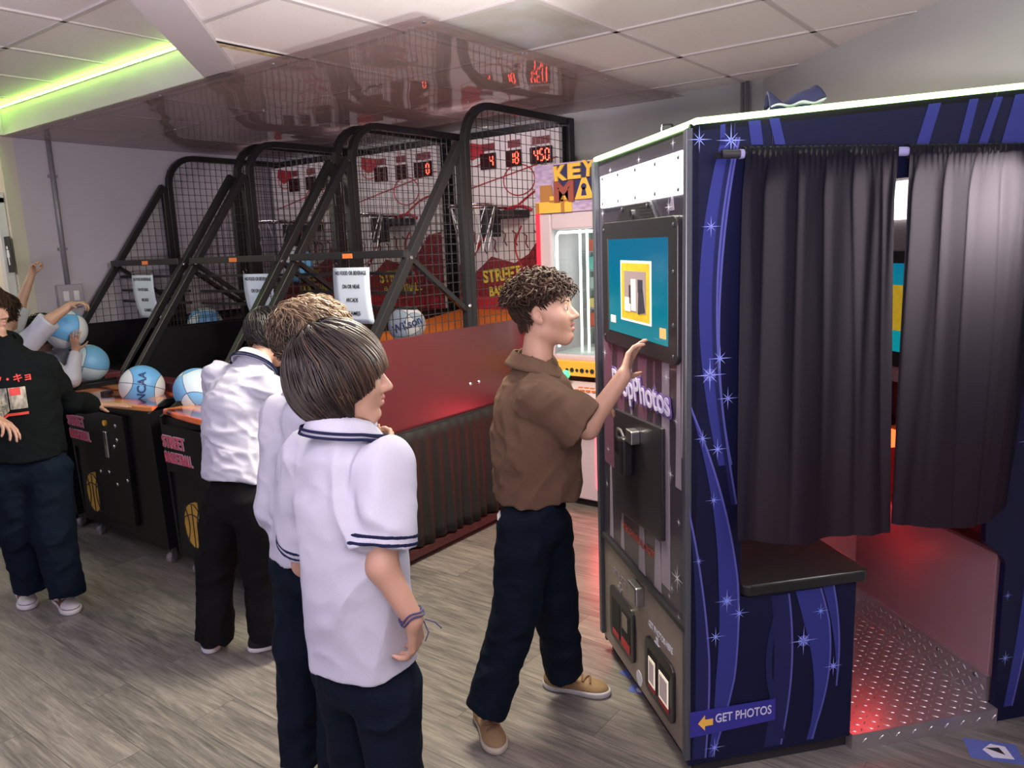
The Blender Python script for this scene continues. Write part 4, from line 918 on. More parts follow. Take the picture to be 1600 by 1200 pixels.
# curtains on their rod
cur = MB().cyl((.07, -.045, 1.832), (UE, -.045, 1.832), .0115, 14).build('curtain_rod', M['bezel'], bt, smooth=True)
MB().cyl((.117, -.045, 1.832), (.128, -.045, 1.832), .0125, 14).build('rod_sleeve', mat('lilac_tube', (.30, .29, .55), .35), cur)
MB().cyl((.575, -.045, 1.832), (.615, -.045, 1.832), .0125, 14).build('rod_sleeve', bpy.data.materials['lilac_tube'], cur)
MB().box(.07, .085, -.045, 0, 1.825, 1.84).build('rod_bracket', M['bezel'], cur)
def curtain_mat():
    m = bpy.data.materials.new('thin_black_curtain'); m.use_nodes = True; nt = m.node_tree; N = nt.nodes; L = nt.links; N.remove(N['Principled BSDF']); out = N['Material Output']
    d = N.new('ShaderNodeBsdfDiffuse'); d.inputs[0].default_value = (.010, .010, .016, 1); t = N.new('ShaderNodeBsdfTranslucent'); t.inputs[0].default_value = (.040, .035, .040, 1)
    tc = N.new('ShaderNodeTexCoord'); w = N.new('ShaderNodeTexNoise'); w.inputs['Scale'].default_value = 420; L.new(tc.outputs['Object'], w.inputs['Vector'])
    bp = N.new('ShaderNodeBump'); bp.inputs['Strength'].default_value = .3; bp.inputs['Distance'].default_value = .002; L.new(w.outputs[0], bp.inputs['Height']); L.new(bp.outputs[0], d.inputs['Normal'])
    a = N.new('ShaderNodeAddShader'); L.new(d.outputs[0], a.inputs[0]); L.new(t.outputs[0], a.inputs[1]); L.new(a.outputs[0], out.inputs[0]); return m
M['curtain'] = curtain_mat()
def curtain(u0t, u1t, u0b, u1b, zb0, zb1, ph, bulge):
    b = MB(); nu, nv = 170, 60
    def f(s, t):
        z = 1.846-(1.846-(zb0+(zb1-zb0)*s-bulge*math.sin(PI*s)))*t
        ul_, ur_ = u0t+(u0b-u0t)*t**.7, u1t+(u1b-u1t)*t**1.3
        u = ul_+(ur_-ul_)*s
        gather = max(0, 1-t*16)
        y = -.045-.017-.010*t-.020*math.sin(PI*s)*t
        y += gather*.004*math.sin(s*170+ph)
        dec = math.exp(-t*1.2)
        y += (.011*math.sin(s*13+ph+1.8*math.sin(3*t+ph)*t)+.006*math.sin(s*31+2*ph+t*3+2*math.sin(s*7)))*(1-gather)*min(1, t*8)*(.35+dec*.75)
        y += .015*math.sin(s*9.0+ph*2+t*1.2)*t
        y += .016*abs(math.cos(s*17+ph+(.9*math.sin(s*5+ph))*t))**14*math.exp(-t*1.6)*min(1, t*9)
        return (u, y, z)
    b.grid(f, nu, nv)
    o = b.build('curtain', M['curtain'], bt, smooth=True)
    hb = MB(); 
    hb.grid(lambda s, t: (u0t+(u1t-u0t)*s, -.045+.0165*math.cos(2*PI*t)+.002*math.sin(s*190), 1.832+.017*math.sin(2*PI*t)+.0022*math.sin(s*150+ph)), 260, 12)
    hb.build('gathered_hem', M['skirt'], o, smooth=True)
curtain(.128, .578, .12, .590, .775, .755, .4, .008)
curtain(.612, 1.10, .600, 1.02, .775, .775, 2.1, .03)
def blight(name, loc, e, col, r=.03, size=None, rot=None):
    l = bpy.data.lights.new(name, 'AREA' if size else 'POINT'); l.energy = e; l.color = col
    if size: l.size = size
    else: l.shadow_soft_size = r
    o = bpy.data.objects.new(name, l); COL.objects.link(o); o.parent = bt; o.location = loc
    if rot: o.rotation_euler = rot
blight('booth_inner_light', (.99, .15, 1.70), 10, (1, .93, .90), size=.14, rot=(R(-40), R(95), 0))
blight('booth_red_light', (1.02, .60, .62), 1.3, (1, .03, .04)); blight('booth_red_light', (.22, .30, .72), .6, (1, .03, .04)); blight('booth_red_light', (.98, .45, .42), .30, (1, .05, .05))
blight('booth_front_light', (-.03, .37, 1.79), 16, (1, .97, .93), size=.5, rot=(0, R(100), 0))
# folded bag and plastic cup on the roof, photo strips on the floor
def on_roof(u, v): q = bw(u, v, top(u)); return tuple(q)
bg = thing('folded_bag', 'crumpled navy bag with white lining lying on top of the photo booth', 'bag', on_roof(.36, .12), BA-PI/2)
b = MB(); b.grid(lambda s, t: ((s-.5)*.17*(1-.25*t), -.04+.08*t, .012+.05*math.sin(PI*t)*(1-.35*math.sin(s*PI))+.035*s*s*s+.010*math.sin(s*9+t*4)), 20, 12)
b.build('navy_cloth', mat('navy_cloth', (.03, .035, .10), .8, bump=.3, bscale=200), bg, smooth=True, solid=.006)
b = MB(); b.grid(lambda s, t: ((s-.5)*.165, -.046+.03*math.sin(PI*t), .004+.035*t*(.6+.5*s)+.004*math.sin(s*14)), 20, 8)
b.build('white_lining', mat('white_cloth_lining', (.6, .62, .68), .8), bg, smooth=True, solid=.004)
cpq = on_roof(.03, .22); cup = thing('plastic_cup', 'small clear plastic cup upside down on the front edge of the booth roof', 'cup', cpq)
MB().lathe([(.022, 0), (.018, .028), (.014, .030), (0.001, .030)], n=20).build('cup_body', M['glass'], cup, smooth=True)
pp = at_z(1552, 1174, .0)
def strip(p, rz, label, s=1.0):
    t = thing('photo_print', label, 'photo', (float(p[0]), float(p[1]), .0005), rz)
    MB().box(-.05*s, .05*s, -.075*s, .075*s, 0, .0012).build('card', mat('blue_print_card', (.10, .14, .42), .3), t)
    MB().prism([(-.03*s, -.05*s), (.03*s, -.04*s), (.035*s, .0), (.0, .03*s), (-.035*s, .01*s)], 'z', .0012, .0018).build('picture_shape', M['starw'], t)
    MB().prism([(-.015*s, -.03*s), (.02*s, -.02*s), (.01*s, .02*s)], 'z', .0018, .0022).build('picture_dark', M['ink'], t)
strip(pp, R(20), 'blue photo print on the floor at the right edge below the booth')
strip(at_z(988, 1050, 0), R(70), 'pinkish photo scrap on the floor under the booth corner', .55); strip(at_z(1000, 1078, 0), R(10), 'grey photo scrap on the floor nearer than the pinkish one', .5)
from mathutils.bvhtree import BVHTree
# ------------------------------------------------------------------ organic bodies: one continuous surface from tapered forms
def nrm(v): v = np.array(v, float); return v/max(1e-9, np.linalg.norm(v))
def A3(*p): return np.array(p, float)
class Cone:
    def __init__(s, a, b, ra, rb, n=None, k=1.0): s.a, s.b, s.ra, s.rb = A3(*a), A3(*b), ra, rb; s.n = None if n is None else nrm(n); s.k = k
    def __call__(s, P):
        ab = s.b-s.a; t = np.clip(((P-s.a)@ab)/max(1e-9, ab@ab), 0, 1)
        w = P-s.a-t[:, None]*ab
        if s.n is not None:
            wn = w@s.n; w = w+s.n*(wn*(1/s.k-1))[:, None]
        return (np.linalg.norm(w, axis=1)-(s.ra+(s.rb-s.ra)*t))*(s.k if s.n is not None else 1)**.5
class Ell:
    def __init__(s, c, r, F=None): s.c, s.r, s.F = A3(*c), A3(*r), (np.eye(3) if F is None else F)   # F rows: axes
    def __call__(s, P):
        q = (P-s.c)@s.F.T; k0 = np.linalg.norm(q/s.r, axis=1); k1 = np.linalg.norm(q/(s.r**2), axis=1)
        return k0*(k0-1)/np.maximum(k1, 1e-9)
def smin(a, b, k):
    h = np.maximum(k-np.abs(a-b), 0)/k; return np.minimum(a, b)-h*h*k*.25
def smax(a, b, k): return -smin(-a, -b, k)
class Grp:                       # smooth union of forms
    def __init__(s, k, items): s.k, s.items = k, list(items)
    def __call__(s, P):
        d = s.items[0](P)
        for it in s.items[1:]: d = smin(d, it(P), s.k)
        return d
class Sub:
    def __init__(s, base, cut, k=.004): s.b, s.c, s.k = base, cut, k
    def __call__(s, P): return smax(s.b(P), -s.c(P), s.k)
class Cut:                       # keep the side where (P-p).n < 0
    def __init__(s, base, p, n, k=.003): s.base, s.p, s.n, s.k = base, A3(*p), nrm(n), k
    def __call__(s, P): return smax(s.base(P), (P-s.p)@s.n, s.k)
def vnoise(P, seed=0):            # smooth value noise in 0..1
    i = np.floor(P).astype(np.int64); f = P-i; f = f*f*(3-2*f); out = 0
    for dx in (0, 1):
        for dy in (0, 1):
            for dz in (0, 1):
                hsh = ((i[:, 0]+dx)*73856093) ^ ((i[:, 1]+dy)*19349663) ^ ((i[:, 2]+dz)*83492791) ^ (seed*2654435761)
                hsh = (hsh ^ (hsh >> 13))*1274126177; hsh = (hsh ^ (hsh >> 16)) & 0xffff
                w = (f[:, 0] if dx else 1-f[:, 0])*(f[:, 1] if dy else 1-f[:, 1])*(f[:, 2] if dz else 1-f[:, 2]); out = out+w*hsh/65535.
    return out
class Folds:                     # cloth folds: ridges of stretched noise
    def __init__(s, base, amp, dirs, off=0.0): s.base, s.amp, s.dirs, s.off = base, amp, dirs, off
    def __call__(s, P):
        d = s.base(P)-s.off; m = np.abs(d) < .05; Q = P[m]; f = 0
        if len(Q):
            for (dr, fr, st, w, sd) in s.dirs:
                dr = nrm(dr); q = Q-np.outer(Q@dr, dr)*(1-st); wv = vnoise(Q*7, sd+50)*.9
                n = vnoise(q*fr+wv[:, None], sd); f = f+w*((1-np.abs(2*n-1)*1.6)**1)
            d[m] = d[m]-s.amp*(f-.4)
        return d
def surf(fn, lo, hi, h):
    lo, hi = A3(*lo), A3(*hi); B = 8; nb = np.maximum(1, np.ceil((hi-lo)/(h*B)).astype(int))
    g = np.stack(np.meshgrid(*[np.arange(n) for n in nb], indexing='ij'), -1).reshape(-1, 3)
    c = lo+(g+.5)*h*B; d = fn(c); keep = g[np.abs(d) < h*B*1.45]
    if len(keep) == 0: return np.zeros((0, 3)), np.zeros((0, 4), int)
    o = np.stack(np.meshgrid(*[np.arange(B+1)]*3, indexing='ij'), -1).reshape(-1, 3)
    V = np.empty((len(keep), (B+1)**3))
    for i in range(0, len(keep), 300):
        kk = keep[i:i+300]; P = (kk[:, None, :]*B+o[None])*h+lo; V[i:i+300] = fn(P.reshape(-1, 3)).reshape(len(kk), -1)
    V = V.reshape(len(keep), B+1, B+1, B+1); base = keep*B
    crn = [(i, j, k) for i in (0, 1) for j in (0, 1) for k in (0, 1)]
    C = np.stack([V[:, i:i+B, j:j+B, k:k+B] for (i, j, k) in crn], -1)
    ins = C < 0; act = ins.any(-1) & ~ins.all(-1); idx = np.argwhere(act); vals = C[act]
    gi = base[idx[:, 0]]+idx[:, 1:]
    acc = np.zeros((len(gi), 3)); cnt = np.zeros(len(gi)); cn = np.array(crn, float)
    for p in range(8):
        for q in range(p+1, 8):
            if abs(cn[p]-cn[q]).sum() == 1:
                a, b = vals[:, p], vals[:, q]; m = (a < 0) != (b < 0); t = np.where(m, a/np.where(m, a-b, 1), 0)
                acc += np.where(m[:, None], cn[p]+t[:, None]*(cn[q]-cn[p]), 0); cnt += m
    vert = lo+(gi+acc/cnt[:, None])*h
    S = nb.max()*B+16
    def key(x): return ((x[:, 0]+2)*S+(x[:, 1]+2))*S+(x[:, 2]+2)
    kk = key(gi); od = np.argsort(kk); sk_ = kk[od]
    def look(x):
        y = key(x); p = np.searchsorted(sk_, y); p = np.minimum(p, len(sk_)-1); return np.where(sk_[p] == y, od[p], -1)
    F_ = []
    for ax in range(3):
        sl0 = V[:, :B, :B, :B]; e = [0, 0, 0]; e[ax] = 1; sl1 = V[:, e[0]:e[0]+B, e[1]:e[1]+B, e[2]:e[2]+B]
        m = (sl0 < 0) != (sl1 < 0); ii = np.argwhere(m); g0 = base[ii[:, 0]]+ii[:, 1:]; inside = sl0[m] < 0
        u, v = [(1, 2), (2, 0), (0, 1)][ax]; du = np.zeros(3, int); du[u] = 1; dv_ = np.zeros(3, int); dv_[v] = 1
        q = np.stack([look(g0), look(g0-du), look(g0-du-dv_), look(g0-dv_)], 1); q[~inside] = q[~inside][:, ::-1]
        F_.append(q[(q >= 0).all(1)])
    F_ = np.concatenate(F_)
    # one light relaxation
    n = len(vert); e = np.concatenate([F_[:, [0, 1]], F_[:, [1, 2]], F_[:, [2, 3]], F_[:, [3, 0]]])
    for _ in range(2):
        s = np.zeros((n, 3)); c_ = np.zeros(n)
        for k in range(3): s[:, k] = np.bincount(e[:, 0], vert[e[:, 1], k], n)+np.bincount(e[:, 1], vert[e[:, 0], k], n)
        c_ = np.bincount(e[:, 0], minlength=n)+np.bincount(e[:, 1], minlength=n)
        vert = vert*.5+.5*s/np.maximum(c_, 1)[:, None]
    return vert, F_
def mesh_obj(name, v, f, m, parent, org=(0, 0, 0), smooth=True):
    me = bpy.data.meshes.new(name); me.vertices.add(len(v)); me.vertices.foreach_set('co', (np.asarray(v)-A3(*org)).ravel())
    f = np.asarray(f); k = f.shape[1]; me.loops.add(f.size); me.loops.foreach_set('vertex_index', f.ravel().astype(np.int32))
    me.polygons.add(len(f)); me.polygons.foreach_set('loop_start', np.arange(0, f.size, k, dtype=np.int32)); me.polygons.foreach_set('use_smooth', np.full(len(f), smooth))
    me.update(); me.validate(); me.materials.append(m)
    o = bpy.data.objects.new(name, me); COL.objects.link(o)
    if parent is not None: o.parent = parent
    return o
def sdf_obj(name, fn, lo, hi, h, m, parent, org):
    v, f = surf(fn, lo, hi, h); return mesh_obj(name, v, f, m, parent, org)
def bounds(pts, pad):
    p = np.array(pts); return p.min(0)-pad, p.max(0)+pad
def frame(fwd, up):
    f = nrm(fwd); r = nrm(np.cross(f, up)); u = np.cross(r, f); return np.array([r, f, u])    # rows: right, forward, up
def hd(deg): return A3(math.cos(R(deg)), math.sin(R(deg)), 0)
M['skin'] = mat('skin', (.47, .275, .195), .48, noise=.10, nscale=14, bump=.05, bscale=350); M['skin'].node_tree.nodes['Principled BSDF'].inputs['Subsurface Weight'].default_value = .12
M['skin'].node_tree.nodes['Principled BSDF'].inputs['Subsurface Radius'].default_value = (.02, .008, .005)
M['lip'] = mat('lips', (.45, .19, .17), .45); M['eyew'] = mat('eye_white', (.50, .46, .44), .3); M['iris'] = mat('dark_iris', (.05, .025, .015), .15)
M['whitecloth'] = mat('white_cotton', (.47, .48, .57), .85, bump=.25, bscale=420, spec=.12); M['navytrim'] = mat('navy_trim', (.01, .013, .045), .8, spec=.12)
M['browncloth'] = mat('brown_cotton', (.105, .064, .043), .85, bump=.3, bscale=420, spec=.12)
M['navytrouser'] = mat('dark_navy_twill', (.003, .007, .016), .8, bump=.25, bscale=300, spec=.12); M['blacktrouser'] = mat('black_twill', (.005, .005, .006), .8, bump=.25, bscale=300, spec=.12)
M['denim'] = mat('dark_denim', (.004, .010, .022), .8, noise=.3, nscale=6, bump=.3, bscale=300, spec=.12); M['hoodie'] = mat('black_fleece', (.005, .007, .008), .92, bump=.4, bscale=260, spec=.12)
M['tan'] = mat('tan_suede', (.27, .175, .085), .8, noise=.15, nscale=20, bump=.2, bscale=200); M['solew'] = mat('pale_rubber', (.42, .42, .45), .6); M['soletan'] = mat('beige_rubber', (.40, .36, .30), .6)
M['brownl'] = mat('brown_leather', (.17, .075, .05), .55); M['whitel'] = mat('white_leather', (.62, .62, .64), .5); M['blackl'] = mat('black_canvas', (.008, .008, .010), .7); M['redl'] = mat('dark_red_leather', (.22, .03, .03), .5)
M['lace'] = mat('tan_lace', (.16, .085, .05), .8); M['whitelace'] = mat('white_lace', (.65, .65, .66), .8)
def hair_mat(name, c1, c2):
    m = mat(name, c1, .42 if 'curly' not in name else .7, spec=.5 if 'curly' not in name else .2); nt = m.node_tree; N = nt.nodes; L = nt.links; b = N['Principled BSDF']
    at_ = N.new('ShaderNodeAttribute'); at_.attribute_name = 'tone'; mx = N.new('ShaderNodeMix'); mx.data_type = 'RGBA'
    mx.inputs[6].default_value = (*c1, 1); mx.inputs[7].default_value = (*c2, 1); L.new(at_.outputs['Fac'], mx.inputs[0]); L.new(mx.outputs[2], b.inputs['Base Color']); return m
M['hair1'] = hair_mat('dark_brown_hair', (.011, .006, .005), (.20, .12, .065)); M['hair2'] = hair_mat('light_brown_hair', (.035, .021, .013), (.46, .32, .19))
M['hair3'] = hair_mat('black_hair', (.006, .005, .006), (.03, .022, .02)); M['hair4'] = hair_mat('curly_brown_hair', (.018, .010, .007), (.10, .055, .035))
def head_forms(c, Fm, s, mouth_open=0.0):
    """forms of a head; local x right, y forward, z up, origin midway between crown and chin"""
    def P(x, y, z): return c+s*(Fm[0]*x+Fm[1]*y+Fm[2]*z)
    def E(x, y, z, rx, ry, rz, F=None): return Ell(P(x, y, z), (rx*s, ry*s, rz*s), Fm if F is None else F)
    def Cn(a, b, ra, rb, n=None, k=1.0): return Cone(P(*a), P(*b), ra*s, rb*s, n, k)
    base = Grp(.022*s, [E(0, -.012, .032, .073, .090, .077), E(0, .022, .0, .062, .066, .082), E(0, .036, -.045, .047, .048, .052), Cn((-.034, .0, -.055), (0, .058, -.088), .022, .018), Cn((.034, .0, -.055), (0, .058, -.088), .022, .018),
        E(-.036, .055, -.018, .024, .022, .024), E(.036, .055, -.018, .024, .022, .024)])
    face = Grp(.008*s, [base, Cn((-.034, .079, .026), (.034, .079, .026), .009, .009)])
    face = Sub(Sub(face, E(-.032, .092, .007, .017, .014, .012), .010*s), E(.032, .092, .007, .017, .014, .012), .010*s)
    nose = Grp(.009*s, [face, Cn((0, .082, .012), (0, .104, -.022), .0075, .0105), E(-.012, .092, -.026, .009, .010, .008), E(.012, .092, -.026, .009, .010, .008)])
    o = mouth_open
    lips = Grp(.005*s, [nose, Cn((-.019, .077, -.046), (0, .088, -.044), .005, .0065), Cn((.019, .077, -.046), (0, .088, -.044), .005, .0065), Cn((-.016, .076, -.056-o), (0, .086, -.058-o), .005, .007), Cn((.016, .076, -.056-o), (0, .086, -.058-o), .005, .007), E(0, .074, -.083, .016, .014, .013)])
    lips = Sub(lips, Cn((-.018, .088, -.0505-o/2), (.018, .088, -.0505-o/2), .0022+o*.7, .0022+o*.7), .002*s)
    lids = Grp(.003*s, [lips, Sub(E(-.032, .073, .009, .0150, .0145, .0135), E(-.032, .088, .0045, .016, .010, .0052), .001*s), Sub(E(.032, .073, .009, .0150, .0145, .0135), E(.032, .088, .0045, .016, .010, .0052), .001*s)])
    ears = []
    for sx in (-1, 1):
        er = nrm(Fm[0]*sx*.86-Fm[1]*.5); Fe = np.array([er, nrm(np.cross(Fm[2], er)), Fm[2]])
        e0 = Grp(.006*s, [E(sx*.078, -.004, .004, .0085, .021, .028, Fe), E(sx*.074, .002, -.020, .007, .012, .013, Fe)])
        ears.append(Sub(e0, E(sx*.087, .002, .006, .008, .012, .017, Fe), .004*s))
    return Grp(.005*s, [lids]+ears), P
def eyes(P, Fm, s, parent, org, look=(0, 1, 0)):
    lk = nrm(Fm[0]*look[0]+Fm[1]*look[1]+Fm[2]*look[2])
    for sx in (-1, 1):
        c = P(sx*.032, .0735, .0065); b = MB().sphere(tuple(c-org), .0120*s, 16, 10); e = b.build('eye', M['eyew'], parent, smooth=True)
        b = MB().sphere((0, 0, 0), .0062*s, 14, 8, (1, 1, .4))
        q = Vector(lk).to_track_quat('Z', 'Y'); cc = Vector(tuple(c-org))+Vector(tuple(lk))*.0108*s
        b.xf(lambda p: cc+q @ Vector(p)); b.build('iris', M['iris'], e, smooth=True)
def brows(P, s, parent, org, m):
    for sx in (-1, 1):
        b = MB()
        for i in range(26):
            t = i/25; x = sx*(.014+.036*t); z = .026+.006*math.sin(t*2.6)-.003*t; y = .0905-.018*t*t
            a = P(x, y, z)-org; c_ = P(x+sx*.006, y-.001, z+.003*(1-t)-.001)-org
            b.tube([tuple(a), tuple((a+c_)/2+A3(0, 0, .0006)), tuple(c_)], .0016*s, 4, rr=[.0016*s, .0014*s, .0004])
        b.build('eyebrow', m, parent)
def hand_forms(w, d, pn, side, curls, L=.165, thumb=(.9, .55, .25), spread=1.0, tc=.4):
    """w wrist, d finger direction, pn palm normal, side +1: thumb on cross(d,pn)"""
    d = nrm(d); pn = nrm(np.array(pn, float)-d*(np.array(pn, float)@d)); x = np.cross(d, pn)*side
    s = L/.165; pal = []; palm = []
    kn = []
    for i, (off, kl) in enumerate(((.026, .076), (.009, .080), (-.009, .077), (-.025, .070))):
        k = w+d*kl*s+x*off*s*spread**.3; kn.append(k); palm.append(Cone(w+x*off*.55*s+d*.008*s, k, .0115*s, .0092*s))
    g = [Grp(.010*s, palm)]
    out = [g[0]]
    for i, k in enumerate(kn):
        ln = [(.036, .022, .018), (.040, .026, .019), (.037, .024, .018), (.029, .018, .016)][i]
        a = 0; p = k; c = curls[i] if hasattr(curls, '__len__') else curls
        dd = nrm(d+x*(1.5-i)*.09*spread)
        fs = []
        for j, (l, st) in enumerate(zip(ln, (.8, 1.1, .7))):
            a += c*st; q = p+(dd*math.cos(a)+pn*math.sin(a))*l*s; r1 = (.0082, .0074, .0068)[j]*s; r2 = (.0076, .0068, .0056)[j]*s
            fs.append(Cone(p, q, r1, r2)); p = q
        out.append(Grp(.002, fs))
    t0 = w+x*.016*s+d*.018*s+pn*.006*s; td = nrm(x*thumb[0]+d*thumb[1]+pn*thumb[2]); t1 = t0+td*.036*s
    td2 = nrm(td+d*tc+pn*tc*.4); t2 = t1+td2*.028*s; td3 = nrm(td2+d*tc*.6+pn*tc*.3); t3 = t2+td3*.022*s
    out.append(Grp(.004, [Cone(t0, t1, .0125*s, .0100*s), Cone(t1, t2, .0092*s, .0082*s), Cone(t2, t3, .0080*s, .0062*s)]))
    return Grp(.0035*s, out)
def strands(name, c, Fm, s, m, parent, org, n, region, endz, flow, th=(.006, .018), rad=.0014, ds=.008, stop=None, curl=0.0, cf=60., seed=1, base=True, maxlen=.30, tone=None, jit=.10, rx=(.076, .094, .080), cz=(0, -.012, .032), hz=-.62):
    r_ = np.random.RandomState(seed); V = []; Fc = []; T = []; cc = A3(*cz); rr = A3(*rx); k0 = 0; cnt = 0; tries = 0; hang_z = hz
    while cnt < n and tries < n*30:
        tries += 1
        u = r_.normal(size=3); u /= np.linalg.norm(u)
        if not region(u): continue
        p = u.copy(); lay = r_.uniform(*th); pts = []; el = endz(u)+r_.normal()*.006; ln = 0; ph = r_.uniform(0, 6.28); ml = maxlen*r_.uniform(.75, 1.05); jv = r_.normal(size=3)*jit
        q = cc+rr*p+p*lay; hang = False
        while ln < ml:
            env = min(1, ln/.03)
            pt = q.copy()
            if curl: 
                a_ = ph+ln*cf; side_ = np.cross(p, [0, 0, 1.0]); side_ /= max(1e-6, np.linalg.norm(side_)); pt = pt+curl*env*(math.sin(a_)*side_+math.cos(a_)*p*1.0+p*.3)
            pts.append(pt)
            g = flow(p, q)+jv; nn = p/rr; nn /= np.linalg.norm(nn); t = g-nn*(g@nn) if not hang else g
            if p[2] < hang_z and not curl: t = A3(0, 0, -1)+jv*.3
            t /= max(1e-6, np.linalg.norm(t)); q = q+t*ds
            w = (q-cc)/(rr+lay); L_ = np.linalg.norm(w)
            if L_ < 1.0 or p[2] > hang_z: q = cc+(rr+lay)*w/L_ if p[2] > hang_z else cc+(rr+lay)*w/max(L_, 1e-6)*max(1, L_)
            p = (q-cc)/(rr+lay); p = p/np.linalg.norm(p); ln += ds
            if q[2] < el or (stop and stop(q)): break
        if len(pts) < 3: continue
        pts = np.array(pts); K = len(pts); tt = np.gradient(pts, axis=0); tt /= np.linalg.norm(tt, axis=1)[:, None]+1e-9
        pv = pts-cc; n1 = np.cross(tt, pv); n1 /= np.linalg.norm(n1, axis=1)[:, None]+1e-9; n2 = np.cross(tt, n1)
        rd = rad*(1-.75*(np.arange(K)/(K-1))**2)*r_.uniform(.7, 1.3)
        ring = [pts+(n1*math.cos(a)*1.7+n2*math.sin(a)*.7)*rd[:, None] for a in (0, 2.09, 4.19)]
        W = np.stack(ring, 1).reshape(-1, 3); V.append(W); ii = np.arange(K-1)
        for j in range(3): Fc.append(np.stack([k0+ii*3+j, k0+ii*3+(j+1) % 3, k0+(ii+1)*3+(j+1) % 3, k0+(ii+1)*3+j], 1))
        tn = (tone(u) if tone else .3)+r_.normal()*.18; T.append(np.clip(tn+.25*(np.arange(K)/(K-1)), 0, 1).repeat(3)); k0 += 3*K; cnt += 1
    V = np.concatenate(V); Fc = np.concatenate(Fc); Wd = c+s*(V@Fm)
    o = mesh_obj(name, Wd, Fc, m, parent, org); at_ = o.data.attributes.new('tone', 'FLOAT', 'POINT'); at_.data.foreach_set('value', np.concatenate(T).astype(np.float32))
    return o
def shoe(parent, heel, toe, org, L=.25, up='tan', sole='solew', lace='lace', toecap=None, h=.0035, wide=1.0, high=.085, pitch=0.0):
    """heel/toe: floor points; the shoe runs between them"""
    hz = A3(*heel); tz = A3(*toe); f = nrm(tz-hz); rt = nrm(np.cross(f, [0, 0, 1])); upv = np.cross(rt, f); Fm = np.array([rt, f, upv]); s = L/.27; W_ = wide
    def P(x, y, z): return hz+s*(rt*x*W_+f*y+upv*z)
    def E(x, y, z, a, b, c): return Ell(P(x, y, z), (a*s*W_, b*s, c*s), Fm)
    foot = Grp(.03*s, [E(0, .048, .030, .036, .046, .040), E(0, .12, .030, .038, .08, .036), E(0, .205, .022, .043, .062, .031), Cone(P(0, .058, .05), P(0, .052, high), .034*s, .032*s, f, 1.25)])
    so = Grp(.02*s, [E(0, .052, .014, .042, .056, .045), E(0, .13, .014, .040, .085, .045), E(0, .205, .014, .049, .070, .045)])
    pts = [P(0, -.02, 0), P(0, .29, 0), P(-.07, .1, .12), P(.07, .1, .12)]; lo, hi = bounds(pts, .05*s)
    body = Cut(Cut(foot, P(0, 0, .012), -upv), P(0, 0, high), upv)
    o = sdf_obj('shoe', body, lo, hi, h, M[up], parent, org)
    sdf_obj('sole', Cut(Cut(so, P(0, 0, .0), -upv, .006), P(0, 0, .026), upv, .006), lo, hi, h, M[sole], o, org)
    if toecap:
        tc = Grp(.03*s, [E(0, .205, .023, .0445, .064, .0325), E(0, .12, .030, .038, .08, .037)])
        sdf_obj('toe_cap', Cut(Cut(tc, P(0, .19, .03), -nrm(f+upv*.3)), P(0, 0, .026), -upv), lo, hi, h, M[toecap], o, org)
        b = MB()
        for sx in (-1, 1):
            pp = [P(sx*.040, .10+.07*t, .035+.022*math.sin(t*2.2)) for t in np.linspace(0, 1, 8)]; b.tube([tuple(q-org) for q in pp], .006*s, 6, rr=[.003*s, .006*s, .007*s, .007*s, .006*s, .005*s, .004*s, .002*s])
        b.build('side_stripe', M[toecap], o)
    if lace:
        b = MB(); me_ = o.data; bv_ = BVHTree.FromPolygons([v.co[:] for v in me_.vertices], [p.vertices[:] for p in me_.polygons])
        def onup(x, y):
            a_ = P(x, y, .16)-org; h_ = bv_.ray_cast(Vector(tuple(a_)), Vector(tuple(-upv))); return tuple(h_[0]+Vector(tuple(upv))*.0025*s) if h_[0] else tuple(P(x, y, .06)-org)
        for i in range(6):
            y = .112+.016*i
            b.tube([onup(x_, y+(.006 if i % 2 else -.006)*x_/.022) for x_ in (-.024, -.012, 0, .012, .024)], .0042*s, 6)
        b.tube([tuple(P(x, y, z)-org) for x, y, z in ((0, .10, .078), (-.02, .112, .082), (-.028, .13, .066))], .003*s, 6); b.tube([tuple(P(x, y, z)-org) for x, y, z in ((0, .10, .078), (.02, .112, .082), (.028, .13, .066))], .003*s, 6)
        b.build('laces', M[lace], o)
    return o
def body_proj(p, root): return p
# ------------------------------------------------------------------ people
def collar(parent, org, nb, up, fwd, r, m, h=.0035, hgt=.038, trim=None, flare=.012):
    """a folded polo collar: a leaning ring round the neck, open at the front"""
    up = nrm(up); f = nrm(np.array(fwd)-up*(np.array(fwd)@up)); rt = np.cross(f, up)
    def ring(z0, z1, r0_, r1_, name, mm, par, gapa=.35, th=.004):
        b = MB()
        def F_(s_, t):
            a = gapa+(2*PI-2*gapa)*s_; rad = r0_+(r1_-r0_)*t; z = z0+(z1-z0)*t; fr = max(0, math.cos(a))
            p = nb+(f*math.cos(a)*1.12+rt*math.sin(a))*rad+up*(z-fr*.030*(1-.2*t)+.014*max(0, -math.cos(a)))-org; return tuple(p)
        b.grid(F_, 48, 4); return b.build(name, mm, par, smooth=True, solid=th)
    c = ring(hgt*.55, hgt*1.0, r*1.03, r*.94, 'collar_stand', m, parent)
    c = ring(hgt, -.006, r*.97, r*1.0+flare+.012, 'collar', m, parent, th=.005)
    if trim:
        ring(.004, .0095, r+flare+.0135, r+flare+.0115, 'collar_stripe', trim, c); ring(-.006, -.001, r+flare+.0165, r+flare+.0145, 'collar_stripe', trim, c)
    return c
